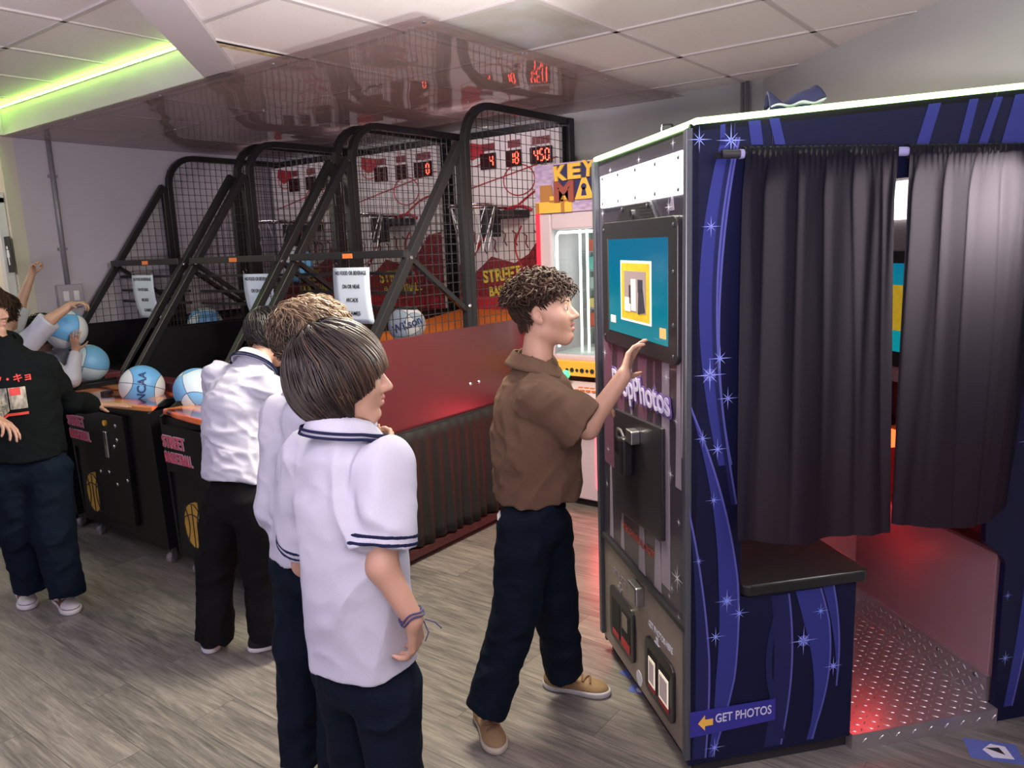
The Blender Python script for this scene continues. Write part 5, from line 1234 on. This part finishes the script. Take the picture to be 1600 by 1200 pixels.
def cuff(parent, org, fn, p, n, w, m, name='cuff_stripe', off=.0022, h=.003, R_=.13):
    n = nrm(n); sh = lambda P: smax(fn(P)-off, np.abs((P-p)@n)-w/2, .0008)
    only = lambda P: np.maximum(sh(P), np.linalg.norm(P-p, axis=1)-R_)
    return sdf_obj(name, only, p-R_, p+R_, h, m, parent, org)
FD1 = [((.35, .1, 1), 13, .28, 1.0, 3), ((.6, -.5, .8), 20, .25, .6, 7), ((-.5, .6, .5), 26, .3, .4, 9)]      # hanging shirts
FDT = [((.4, .3, 1), 8, .22, .9, 3), ((1, .5, -.6), 17, .30, .3, 5)]                                             # smooth heavy polo
FDW = [((.2, -1, .25), 22, .22, 1.0, 4), ((.3, -.9, -.35), 36, .22, .7, 8), ((.3, .2, 1), 9, .3, .5, 2)]         # cross creases
FD2 = [((.1, .1, 1), 11, .25, .8, 6), ((.8, -.6, .5), 17, .28, .7, 1), ((.6, .8, -.2), 24, .35, .35, 12)]       # trousers
def person(label, J, o):
    g = lambda k, d=None: o.get(k, d)
    base = A3(J['pel'][0], J['pel'][1], 0); org = base
    t = thing('person', label, 'person', tuple(base)); h = g('h', .0045); S = g('S', 1.0)
    bf = nrm(g('body_fwd')); sp = nrm(J['neck']-J['pel']); nfl = nrm(bf-sp*(bf@sp))
    hf = nrm(g('head_fwd')); hu = nrm(g('head_up', (0, 0, 1))); hu = nrm(hu-hf*(hf@hu)) if abs(hf@hu) < .95 else A3(0, 0, 1)
    Fm = frame(hf, hu); hs = g('head_s', .92)
    hforms, HP = head_forms(J['head'], Fm, hs, g('mouth', 0.0))
    ch = J['chest']; rsh = nrm(J['shR']-J['shL'])
    # skin
    items = [hforms, Cone(J['neck']-sp*.03, J['head']-Fm[2]*.05*hs-Fm[1]*.018*hs, .052*S, .047*S)]
    trunk = Grp(.05, [Cone(J['pel'], ch, .070*S, .085*S, nfl, .75), Cone(J['shL'], J['shR'], .038*S, .038*S), Cone(J['pel']-rsh*.04*S, J['pel']+rsh*.04*S, .062*S, .062*S)])
    items2 = []
    for sd in 'LR':
        if 'el'+sd in J:
            items2 += [Grp(.02, [Cone(J['sh'+sd], J['el'+sd], .040*S, .033*S), Cone(J['el'+sd], J['wr'+sd], .0345*S, .0235*S, None)])]
        if 'kn'+sd in J: items2 += [Grp(.03, [Cone(J['hip'+sd], J['kn'+sd], .052*S, .044*S), Cone(J['kn'+sd], J['an'+sd], .042*S, .033*S)])]
    hands = [hand_forms(J['wr'+sd], *J['hand'+sd]) for sd in 'LR' if 'hand'+sd in J]
    body = Grp(.012, [Grp(.02, items+[trunk]+items2)]+hands)
    allp = [v for k, v in J.items() if not k.startswith('hand')]; lo, hi = bounds(allp, .22)
    bo = sdf_obj('body', body, lo, hi, h, M['skin'], t, org)
    if g('face', True):
        eyes(HP, Fm, hs, t, org, g('look', (0, 1, -.1))); brows(HP, hs, t, org, g('browm', M['hair1']))
        lip = Grp(.004, [Cone(HP(-.017, .079, -.0465), HP(0, .0895, -.0455), .0042*hs, .0056*hs), Cone(HP(.017, .079, -.0465), HP(0, .0895, -.0455), .0042*hs, .0056*hs)])
        l2 = Grp(.004, [Cone(HP(-.015, .078, -.056-g('mouth', 0)), HP(0, .0875, -.0575-g('mouth', 0)), .0042*hs, .0062*hs), Cone(HP(.015, .078, -.056-g('mouth', 0)), HP(0, .0875, -.0575-g('mouth', 0)), .0042*hs, .0062*hs)])
        for q_ in (lip, l2): sdf_obj('lip', q_, HP(0, .08, -.05)-.04, HP(0, .08, -.05)+.04, .002, M['lip'], t, org)
    # shirt
    cm = M[g('shirt', 'whitecloth')]; fat = g('fat', 1.0)
    hem = J.get('hem', J['pel']); hn = nrm(J.get('hemn', -sp)) if 'hemn' in J else -sp
    sb_ = Grp(.05, [Cone(hem-sp*.10, ch, .132*S*fat*g('hemw', 1.0), .140*S*fat, nfl, g('flat', .74)), Cone(J['shL']+rsh*.01, J['shR']-rsh*.01, .052*S, .052*S), Cone(J['neck']-sp*.05, J['neck']+sp*.0, .085*S, .060*S)])
    slv = []
    for sd in 'LR':
        if 'el'+sd not in J: continue
        if g('long'):
            e = [Cone(J['sh'+sd], J['el'+sd], .058*S, .050*S), Cone(J['el'+sd], J['wr'+sd], .048*S, .036*S)]
            if g('cuffs'): e.append(Cone(J['el'+sd]+(J['wr'+sd]-J['el'+sd])*.6, J['wr'+sd], .044*S, .034*S))
            f_ = Grp(.025, e); d = nrm(J['wr'+sd]-J['el'+sd]); f_ = Cut(f_, J['wr'+sd]-d*.018, d)
        else:
            fr = g('slv', .78); d = nrm(J['el'+sd]-J['sh'+sd]); q_ = J['sh'+sd]+(J['el'+sd]-J['sh'+sd])*fr
            f_ = Cut(Cone(J['sh'+sd], J['sh'+sd]+(J['el'+sd]-J['sh'+sd])*(fr+.25), .060*S, g('slvr', .067)*S), q_, d)
        slv.append(f_)
    tor = Cut(sb_, hem, J.get('hemn', -sp) if 'hemn' in J else -sp)
    if 'hem2' in J: tor = Cut(tor, J['hem2'][0], J['hem2'][1], .02)
    shirt = Grp(.030, [tor]+slv)
    shirt = Sub(shirt, Cone(J['neck']+sp*.012, J['neck']+sp*.2, .056*S, .075*S))
    sf = Folds(shirt, g('fold', .006), g('fdirs', FD1))
    so = sdf_obj(g('shirtname', 'polo_shirt'), sf, lo, hi, h, cm, t, org)
    if g('collar', True): collar(so, org, J['neck']+sp*g('colz', -.004), sp*.75+nrm(J['head']-J['neck'])*.35, hf*.4+nfl*.6, .064*S, cm, trim=M['navytrim'] if g('trim') else None)
    if g('trim') and not g('long'):
        for sd in 'LR':
            if 'el'+sd not in J: continue
            d = nrm(J['el'+sd]-J['sh'+sd]); q_ = J['sh'+sd]+(J['el'+sd]-J['sh'+sd])*g('slv', .78)
            for k_, w in ((.006, .008), (.022, .008)): cuff(so, org, Folds(slv['LR'.index(sd)] if len(slv) == 2 else slv[0], g('fold', .006), g('fdirs', FD1)), q_-d*k_, d, w, M['navytrim'])
    # trousers
    if 'knL' in J:
        tm = M[g('trousers', 'navytrouser')]; lg = []
        for sd in 'LR':
            k_, a_ = J['kn'+sd], J['an'+sd]; d = nrm(a_-k_)
            tw = g('tw', 1.0)
            f_ = Grp(.03, [Cone(J['hip'+sd], k_, .088*S*tw, .072*S*tw), Cone(k_, a_+d*.14, .070*S*tw, g('ankr', .060)*S*tw)])
            ce = a_+d*g('cutoff', .030); lg.append(Sub(Cut(f_, ce, d, .004), Cone(ce-d*.035, ce+d*.2, (g('ankr', .060)-.012)*S*tw, (g('ankr', .060)-.006)*S*tw), .004))
        pv = Grp(.04, [Cone(J['pel']-rsh*.045*S, J['pel']+rsh*.045*S, .098*S, .098*S, nfl, .85), Cone(J['pel'], J['pel']+sp*.12, .10*S, .098*S, nfl, .78)])
        pf = Folds(Grp(.02, [pv]+lg), g('tfold', .009), FD2)
        to = sdf_obj('trousers', pf, lo-A3(.05, .05, .05), hi+.05, h*1.1, tm, t, org)
    return t, HP, Fm, hs, org, so
FW = nrm(GH); RT = A3(math.sin(YAW), -math.cos(YAW), 0)
def lat(r, f, z=0): return RT*r+FW*f+A3(0, 0, z)
def crown_flow(cx=0, cy=-.035, fringe=.5, swirl=.4):
    def fl(p, q):
        d = A3(p[0]-cx*10, p[1]-cy*10, 0); dd = d/max(1e-6, np.linalg.norm(d)); v = dd*1.0+A3(0, 0, -1.2*(1-max(0, p[2]))-.1)+A3(-dd[1], dd[0], 0)*swirl
        if p[2] > .35: v = v+A3(0, fringe, 0)
        return v
    return fl
from mathutils.bvhtree import BVHTree
# --- boy in brown at the booth screen
bl = A3(.749, -.663, 0)
hp = at_plane(985, 572, BO-bv*.085, bv)       # wrist near the glass
wrd = float(hp@GH)
J = dict(pel=at(838, 800, 2.42), chest=at(838, 655, 2.42), neck=at(836, 572, 2.42), head=at(849, 489, 2.42), shR=at(842, 622, 2.29), shL=at(842, 606, 2.55),
         elR=at(918, 668, 2.27), wrR=at(974, 588, wrd-.06), elL=at(880, 690, 2.62), wrL=at(905, 640, 2.60),
         hipR=at(822, 820, 2.36), hipL=at(850, 820, 2.47), knR=at(806, 952, 2.34), knL=at(866, 930, 2.50), anR=at(766, 1092, 2.31), anL=at(880, 1040, 2.52), hem=at(838, 768, 2.42))
fd = nrm(at(1003, 500, wrd+.07)-J['wrR'])
J['handR'] = (fd, bl*.5+A3(0, 0, .15)-FW*.1, 1, (.12, .2, .35, .5), .155); J['handL'] = (nrm(bl+A3(0, 0, .2)), A3(0, 0, -1), -1, .6, .15)
t4, HP, Fm, hs, org, so = person('boy in brown polo and navy trousers raising his hand to the booth screen', J, dict(body_fwd=bl, head_fwd=hd(-68)+A3(0, 0, .12), shirt='browncloth', head_s=.99, h=.0036, fold=.012, slv=.86, slvr=.078, mouth=.004, flat=.98, fat=1.0, hemw=1.02, look=(-.15, 1, -.05), browm=M['hair4'], trousers='navytrouser', cutoff=.03, ankr=.062, hemn=-A3(0, 0, 1.0)))
lowz = lambda u: u[2] > -.55
strands('hair', J['head'], Fm, hs, M['hair4'], t4, org, 2600, lambda u: (u[1] < .25+u[2]*.9 and u[2] > -.75 and not (abs(u[0]) > .55 and u[1] > -.25 and u[2] < .0)), lambda u: -.06, crown_flow(fringe=.1), th=(.001, .006), rad=.0016, maxlen=.035, seed=4, tone=lambda u: .02)
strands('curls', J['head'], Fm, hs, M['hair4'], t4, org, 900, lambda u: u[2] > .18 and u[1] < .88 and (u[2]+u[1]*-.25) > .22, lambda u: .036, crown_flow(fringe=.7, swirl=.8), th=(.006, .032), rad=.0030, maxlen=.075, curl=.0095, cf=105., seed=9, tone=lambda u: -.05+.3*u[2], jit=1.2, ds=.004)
shoe(t4, at_z(752, 1112, 0), at_z(776, 1172, 0), org, L=.25, up='tan', sole='soletan', wide=1.0)
shoe(t4, at_z(850, 1070, 0), at_z(960, 1088, 0), org, L=.25, up='tan', sole='solew', wide=1.0)
def stick(par, px, py, org):
    me = par.data; bv_ = BVHTree.FromPolygons([v.co[:] for v in me.vertices], [p.vertices[:] for p in me.polygons]); d = nrm(ray(px, py)); h_ = bv_.ray_cast(Vector(tuple(CP-org)), Vector(tuple(d))); return h_
tr4 = [c for c in t4.children if c.name.startswith('trousers')][0]
h_ = stick(tr4, 781, 806, org)
if h_[0]:
    n_ = h_[1] if h_[1].dot(Vector(tuple(FW))) < 0 else -h_[1]; ex_ = Vector((0, 0, 1)).cross(n_).normalized(); ey_ = n_.cross(ex_)
    MB().box(-.016, .016, -.008, .008, 0, .003).xf(lambda p: tuple(h_[0]+n_*.002+ex_*p[0]+ey_*(p[1]-p[0]*.25)+n_*p[2])).build('trouser_label', M['whitel'], tr4)
# --- nearest boy, dark straight hair, seen from behind
P1F = hd(5)
pel1 = at(568, 1045, 1.64); zf = pel1[2]
J = dict(pel=pel1, chest=at(548, 800, 1.63), neck=at(538, 672, 1.63), head=at(533, 590, 1.64), shR=at(604, 728, 1.57), shL=at(484, 714, 1.70),
         elR=at(597, 885, 1.52), wrR=at(646, 968, 1.50), elL=at(478, 880, 1.80), wrL=at(560, 930, 1.88),
         hem=at(565, 1022, 1.63), hemn=nrm(A3(0, 0, -1)+P1F*.10))
J['hipR'] = pel1+lat(.060, -.04, -.03); J['hipL'] = pel1+lat(-.055, .05, -.03)
for sd, v in (('R', (.06, -.03)), ('L', (-.05, .09))):
    J['kn'+sd] = A3(*(pel1+lat(*v))[:2], .40); J['an'+sd] = A3(*(pel1+lat(v[0]*1.05, v[1]))[:2], .09)
J['handR'] = (nrm(at(654, 1032, 1.53)-J['wrR']), nrm(-RT+FW*.3), 1, (.55, .6, .65, .7), .15, (.5, .8, .3)); J['handL'] = (nrm(RT+A3(0, 0, .3)), -FW, 1, .5, .145)
t1, HP, Fm, hs, org, so = person('boy with straight dark brown hair and white polo seen from behind, nearest the viewer', J, dict(body_fwd=P1F, head_fwd=hd(-43)+A3(0, 0, -.05), trim=True, shirt='whitecloth', head_s=.97, h=.0036, S=.92, slv=.78, slvr=.080, fat=1.0, hemw=1.06, flat=.78, fold=.013, trousers='navytrouser', cutoff=.03, fdirs=FDT, tw=.88))
def bowl_end(u):
    if u[1] > .35: return .012-.03*max(0, .75-u[1])
    if u[1] > -.1: return -.040
    return -.088
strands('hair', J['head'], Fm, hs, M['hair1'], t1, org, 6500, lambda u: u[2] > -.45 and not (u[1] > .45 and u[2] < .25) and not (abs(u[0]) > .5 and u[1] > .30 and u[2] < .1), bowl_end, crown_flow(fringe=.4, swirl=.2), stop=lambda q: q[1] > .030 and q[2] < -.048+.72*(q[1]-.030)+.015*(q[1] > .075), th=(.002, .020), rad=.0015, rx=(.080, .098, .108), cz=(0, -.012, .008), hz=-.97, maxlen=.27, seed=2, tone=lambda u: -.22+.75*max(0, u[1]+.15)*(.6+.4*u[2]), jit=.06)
br = MB(); wv = J['handR'][0]; ax = nrm(J['wrR']-J['elR']); e1 = nrm(np.cross(ax, [0, 0, 1])); e2 = np.cross(ax, e1)
for k_, (o_, rr_) in enumerate(((-.004, .0265), (-.012, .0262))): br.tube([tuple(J['wrR']-org+ax*o_+(e1*math.cos(a)+e2*math.sin(a))*rr_+ax*.004*math.sin(3*a)) for a in np.linspace(0, 2*PI, 24, endpoint=False)], .0022, 6, closed=True)
w_ = J['wrR']-org; br.tube([tuple(w_+RT*.024), tuple(w_+RT*.045+A3(0, 0, -.008)), tuple(w_+RT*.058+A3(0, 0, -.022))], .0014, 5).tube([tuple(w_+RT*.02), tuple(w_+RT*.03+A3(0, 0, -.03)), tuple(w_+RT*.022+A3(0, 0, -.05))], .0014, 5)
br.build('string_bracelet', mat('dark_blue_cord', (.04, .04, .12), .7), t1)
for sd in 'LR':
    a_ = A3(*J['an'+sd][:2], 0); shoe(t1, a_-P1F*.06+A3(0, 0, 0), a_+P1F*.18, org, L=.24, up='blackl', sole='solew', lace=None, h=.006)
# --- boy with light brown hair standing behind him
P2F = hd(0)
pel2 = at(488, 880, 2.12)
J = dict(pel=pel2, chest=at(492, 740, 2.14), neck=at(494, 618, 2.15), head=at(492, 537, 2.16), shR=at(560, 665, 2.05), shL=at(442, 650, 2.22),
         elL=at(432, 795, 2.18), wrL=at(500, 790, 2.36), elR=at(585, 800, 1.98), wrR=at(590, 722, 2.02), hem=at(488, 862, 2.12), hemn=A3(0, 0, -1.))
J['hipR'] = pel2+lat(.07, -.04, -.03); J['hipL'] = pel2+lat(-.045, .05, -.03)
J['knL'] = at(472, 1010, 2.14); J['anL'] = at(472, 1165, 2.10); J['knR'] = at(535, 1030, 2.05); J['anR'] = at(535, 1200, 2.0)
J['handR'] = (nrm(at(618, 690, 2.08)-J['wrR']), nrm(-FW*.2-RT+A3(0, 0, -.2)), 1, (.8, .85, .9, .95), .15); J['handL'] = (nrm(RT), -FW, 1, .5, .145)
t2, HP, Fm, hs, org, so = person('boy with wavy light brown hair and long white sleeves behind the nearest boy', J, dict(body_fwd=P2F, head_fwd=hd(-18)+A3(0, 0, -.15), long=True, shirt='whitecloth', head_s=.98, S=.98, fat=.98, fold=.009, trousers='navytrouser', cutoff=.05, face=False, shirtname='shirt'))
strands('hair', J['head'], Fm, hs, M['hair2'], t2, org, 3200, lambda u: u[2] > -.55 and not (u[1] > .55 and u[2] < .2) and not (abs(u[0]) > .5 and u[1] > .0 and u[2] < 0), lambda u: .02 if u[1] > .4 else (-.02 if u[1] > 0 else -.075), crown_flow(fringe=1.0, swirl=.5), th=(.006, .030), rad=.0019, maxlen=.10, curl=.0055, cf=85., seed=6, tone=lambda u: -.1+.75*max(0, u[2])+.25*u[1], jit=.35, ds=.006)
shoe(t2, at_z(462, 1205, 0), at_z(505, 1165, 0), org, L=.25, up='redl', sole='whitel', lace=None, h=.005); shoe(t2, at_z(525, 1225, 0), at_z(560, 1180, 0), org, L=.25, up='redl', sole='whitel', lace=None, h=.005)
# --- boy bending at the nearest machine
P3F = hd(12)
pel3 = at(376, 778, 2.93)
J = dict(pel=pel3, chest=at(372, 640, 3.04), neck=at(398, 570, 3.14), head=at(424, 528, 3.24), shR=at(424, 610, 3.00), shL=at(342, 590, 3.16),
         elR=at(440, 700, 3.12), wrR=at(450, 660, 3.32), elL=at(352, 690, 3.30), wrL=at(368, 655, 3.46), hem=at(374, 748, 2.95))
J['hemn'] = nrm(A3(0, 0, -1)-P3F*.25)
J['hipR'] = pel3+lat(.075, -.03, -.03); J['hipL'] = pel3+lat(-.075, .03, -.03)
J['knL'] = at(338, 880, 2.98); J['anL'] = at(336, 982, 2.96); J['knR'] = at(408, 880, 2.92); J['anR'] = at(418, 975, 2.92)
J['handR'] = (nrm(P3F+A3(0, 0, .1)), A3(0, 0, -1), -1, .3, .15); J['handL'] = (nrm(P3F+A3(0, 0, .1)), A3(0, 0, -1), 1, .3, .15)
t3, HP, Fm, hs, org, so = person('black haired boy in white polo bending over the nearest machine, seen from behind', J, dict(body_fwd=nrm(P3F+A3(0, 0, -.3)), head_fwd=nrm(hd(-5)+A3(0, 0, -.5)), head_up=(.3, .1, 1), trim=True, shirt='whitecloth', head_s=.97, S=1.0, fat=1.05, fold=.008, trousers='blacktrouser', cutoff=.045, ankr=.070, face=False, slv=.9, fdirs=FDW))
strands('hair', J['head'], Fm, hs, M['hair3'], t3, org, 2600, lambda u: u[2] > -.5 and not (u[1] > .5 and u[2] < .2), lambda u: .015 if u[1] > .4 else (-.05 if u[1] > -.1 else -.105), crown_flow(fringe=.5, swirl=.4), th=(.006, .026), rad=.0019, maxlen=.20, curl=.003, cf=60., seed=12, tone=lambda u: .1, jit=.2)
shoe(t3, at_z(332, 1022, 0), at_z(322, 975, 0), org, L=.25, up='blackl', sole='whitel', lace=None, h=.0045); shoe(t3, at_z(388, 1018, 0), at_z(470, 1000, 0), org, L=.25, up='blackl', sole='whitel', lace=None, h=.0045)
# --- boy in the black hoodie at the left edge
P5F = hd(-112)
pel5 = at(38, 730, 3.42)
lh = at_z(150, 632, .908)
J = dict(pel=pel5, chest=at(22, 615, 3.44), neck=at(2, 538, 3.46), head=at(-24, 488, 3.46), shL=at(66, 575, 3.50), shR=at(-48, 580, 3.38),
         elL=at(104, 628, 3.66), wrL=lh, elR=at(-50, 665, 3.2), wrR=at(-14, 648, 3.10), hem=at(36, 712, 3.42), hemn=A3(0, 0, -1.))
J['hipL'] = pel5+lat(.085, .03, -.03); J['hipR'] = pel5+lat(-.075, -.03, -.03)
J['knL'] = at(84, 832, 3.40); J['anL'] = at(104, 922, 3.38); J['knR'] = at(32, 830, 3.42); J['anR'] = at(48, 910, 3.46)
J['handL'] = (nrm(RT*.9+FW*.25+A3(0, 0, -.10)), A3(0, 0, -1), -1, (.05, .08, .1, .15), .165, (.9, .5, .1)); J['handR'] = (nrm(RT*.8-FW*.2+A3(0, 0, -.45)), nrm(A3(0, 0, -1)-FW*.3), 1, (.3, .35, .4, .5), .165)
t5, HP, Fm, hs, org, so = person('boy in a printed black hoodie and dark jeans resting a hand on the middle machine', J, dict(body_fwd=P5F, head_fwd=hd(-58), long=True, shirt='hoodie', head_s=.97, S=1.08, fat=1.12, fold=.009, trousers='denim', cutoff=.02, ankr=.060, tw=1.05, shirtname='hoodie', collar=False))
strands('hair', J['head'], Fm, hs, M['hair4'], t5, org, 1500, lambda u: u[2] > -.5 and not (u[1] > .5 and u[2] < .2), lambda u: .02 if u[1] > .4 else -.06, crown_flow(fringe=.5, swirl=.4), th=(.006, .03), rad=.002, maxlen=.14, curl=.004, cf=60., seed=22, tone=lambda u: .2, jit=.2)
HD = lambda P: Cone(J['neck']-P5F*.08, J['neck']-P5F*.05+A3(0, 0, -.05), .085, .07, A3(0, 0, 1), .7)(P)
sdf_obj('hood', HD, J['neck']-.25, J['neck']+.2, .006, M['hoodie'], so, org)
shoe(t5, at_z(38, 925, 0), at_z(47, 958, 0)+A3(0, 0, 0), org, L=.26, up='brownl', sole='whitel', lace='whitelace', toecap='whitel', h=.0045); shoe(t5, at_z(92, 935, 0), at_z(124, 968, 0), org, L=.26, up='brownl', sole='whitel', lace='whitelace', toecap='whitel', h=.0045)
# print on the chest, lying on the cloth
pr_o = J['chest']+P5F*.13; prx = nrm(np.cross(A3(0, 0, 1), P5F)); 
def cling(parent, verts, faces, m, name, off=.004):
    me = so.data; bv_ = BVHTree.FromPolygons([v.co[:] for v in me.vertices], [p.vertices[:] for p in me.polygons]); out = []
    for v in verts:
        o_ = Vector(tuple(v-org+P5F*.25)); h_ = bv_.ray_cast(o_, Vector(tuple(-P5F)))
        out.append(tuple(h_[0]+Vector(tuple(P5F))*off) if h_[0] else tuple(v-org))
    return MB().add(out, faces).build(name, m, parent)
def chest_pt(x, z): return pr_o+prx*(x+PX0)+A3(0, 0, z)
PX0 = -.06
def patch(x0, x1, z0, z1, m, name, off, n=6):
    vs = []; fs = []
    for j in range(n+1):
        for i in range(n+1): vs.append(chest_pt(x0+(x1-x0)*i/n, z0+(z1-z0)*j/n))
    for j in range(n):
        for i in range(n): a = j*(n+1)+i; fs.append((a, a+1, a+n+2, a+n+1))
    return cling(so, vs, fs, M[m] if isinstance(m, str) else m, name, off)
M['printpale'] = mat('pale_hoodie_print', (.55, .50, .42), .8, col2=(.05, .06, .06), nscale=38, stretch=(1, 1, .5)); M['printred'] = mat('red_hoodie_print', (.62, .06, .05), .8)
patch(-.12, .04, -.055, .045, 'printpale', 'printed_picture', .005); patch(.045, .11, -.05, .045, 'printpale', 'printed_picture', .005); patch(.05, .09, .012, .043, 'printred', 'printed_red', .0065)
patch(-.12, .11, -.078, -.066, 'printred', 'printed_line', .005)
v, f = text_data('\u30ec\u30f3\u30c4\u30fb\u30ad\u30e7', .038, .0012, 0.0)
if v: cling(so, [chest_pt(p[0]*1.0+.03, .078+p[1]+p[0]*.05) for p in v], f, M['printred'], 'printed_characters', .006)
# --- two children throwing at the farthest machine
def kid(label, cx, d, Jx, opts, hairm, seed):
    t, HP, Fm, hs, org, so = person(label, Jx, opts)
    strands('hair', Jx['head'], Fm, hs, M[hairm], t, org, 900, lambda u: u[2] > -.5 and not (u[1] > .5 and u[2] < .2), lambda u: .02 if u[1] > .4 else -.06, crown_flow(fringe=.5, swirl=.4), th=(.006, .03), rad=.0028, maxlen=.12, curl=.006, cf=70., seed=seed, tone=lambda u: .2, jit=.3)
    return t, org
KF = hd(10)
p6 = at(18, 700, 4.35); J = dict(pel=p6, chest=at(16, 575, 4.38), neck=at(14, 530, 4.40), head=at(2, 490, 4.42), shR=at(40, 540, 4.30), shL=at(14, 525, 4.55), elL=at(30, 480, 4.62), wrL=at(49, 430, 4.68), elR=at(78, 500, 4.34), wrR=at(112, 476, 4.42), hem=at(18, 680, 4.35), hemn=A3(0, 0, -1.))
J['hipR'] = p6+lat(.06, 0, -.03); J['hipL'] = p6+lat(-.07, 0, -.03); J['knR'] = p6+lat(.06, .02)-A3(0, 0, p6[2]-.42); J['knL'] = p6+lat(-.07, .02)-A3(0, 0, p6[2]-.42); J['anR'] = p6+lat(.06, 0)-A3(0, 0, p6[2]-.09); J['anL'] = p6+lat(-.07, 0)-A3(0, 0, p6[2]-.09)
J['handL'] = (nrm(A3(0, 0, 1)+RT*.3), RT, 1, (1.0, 1.1, 1.1, 1.2), .14); J['handR'] = (nrm(RT+A3(0, 0, .15)), nrm(A3(0, 0, -1)), -1, (.8, .9, .9, 1.0), .14)
t6, o6 = kid('child in white shirt with both fists raised behind the boy in black', 0, 0, J, dict(body_fwd=KF, head_fwd=KF, shirt='whitecloth', S=.92, head_s=.93, h=.007, slv=.96, slvr=.062, face=False, collar=False, shirtname='shirt', trousers='blacktrouser'), 'hair4', 31)
p7 = at(88, 700, 4.66); J = dict(pel=p7, chest=at(72, 600, 4.66), neck=at(66, 560, 4.70), head=at(70, 522, 4.74), shR=at(78, 575, 4.50), shL=at(62, 560, 4.78), elR=at(112, 592, 4.46), wrR=at(118, 548, 4.54), elL=at(100, 560, 4.80), wrL=at(92, 535, 4.72), hem=at(84, 680, 4.66), hemn=A3(0, 0, -1.))
J['hipR'] = p7+lat(.06, 0, -.03); J['hipL'] = p7+lat(-.06, 0, -.03); J['knR'] = p7+lat(.06, 0)-A3(0, 0, p7[2]-.42); J['knL'] = p7+lat(-.06, 0)-A3(0, 0, p7[2]-.42); J['anR'] = p7+lat(.05, 0)-A3(0, 0, p7[2]-.09); J['anL'] = p7+lat(-.06, 0)-A3(0, 0, p7[2]-.09)
J['handR'] = (nrm(at(112, 505, 4.47)-J['wrR']), FW, -1, (.3, .3, .35, .4), .145); J['handL'] = (nrm(A3(0, 0, 1)+RT*.2), RT, 1, .3, .14)
t7, o7 = kid('child with long white sleeves holding up a ball at the farthest machine', 0, 0, J, dict(body_fwd=KF, head_fwd=nrm(KF+A3(0, 0, .2)), long=True, shirt='whitecloth', S=.88, head_s=.93, h=.007, face=False, collar=False, shirtname='shirt', trousers='blacktrouser'), 'hair3', 33)
for tt, oo, pp_ in ((t6, o6, p6), (t7, o7, p7)):
    for dx_ in (.06, -.06): a_ = A3(*(pp_+lat(dx_, 0))[:2], 0); shoe(tt, a_-KF*.06, a_+KF*.16, oo, L=.22, up='blackl', sole='blackl', lace=None, h=.008)
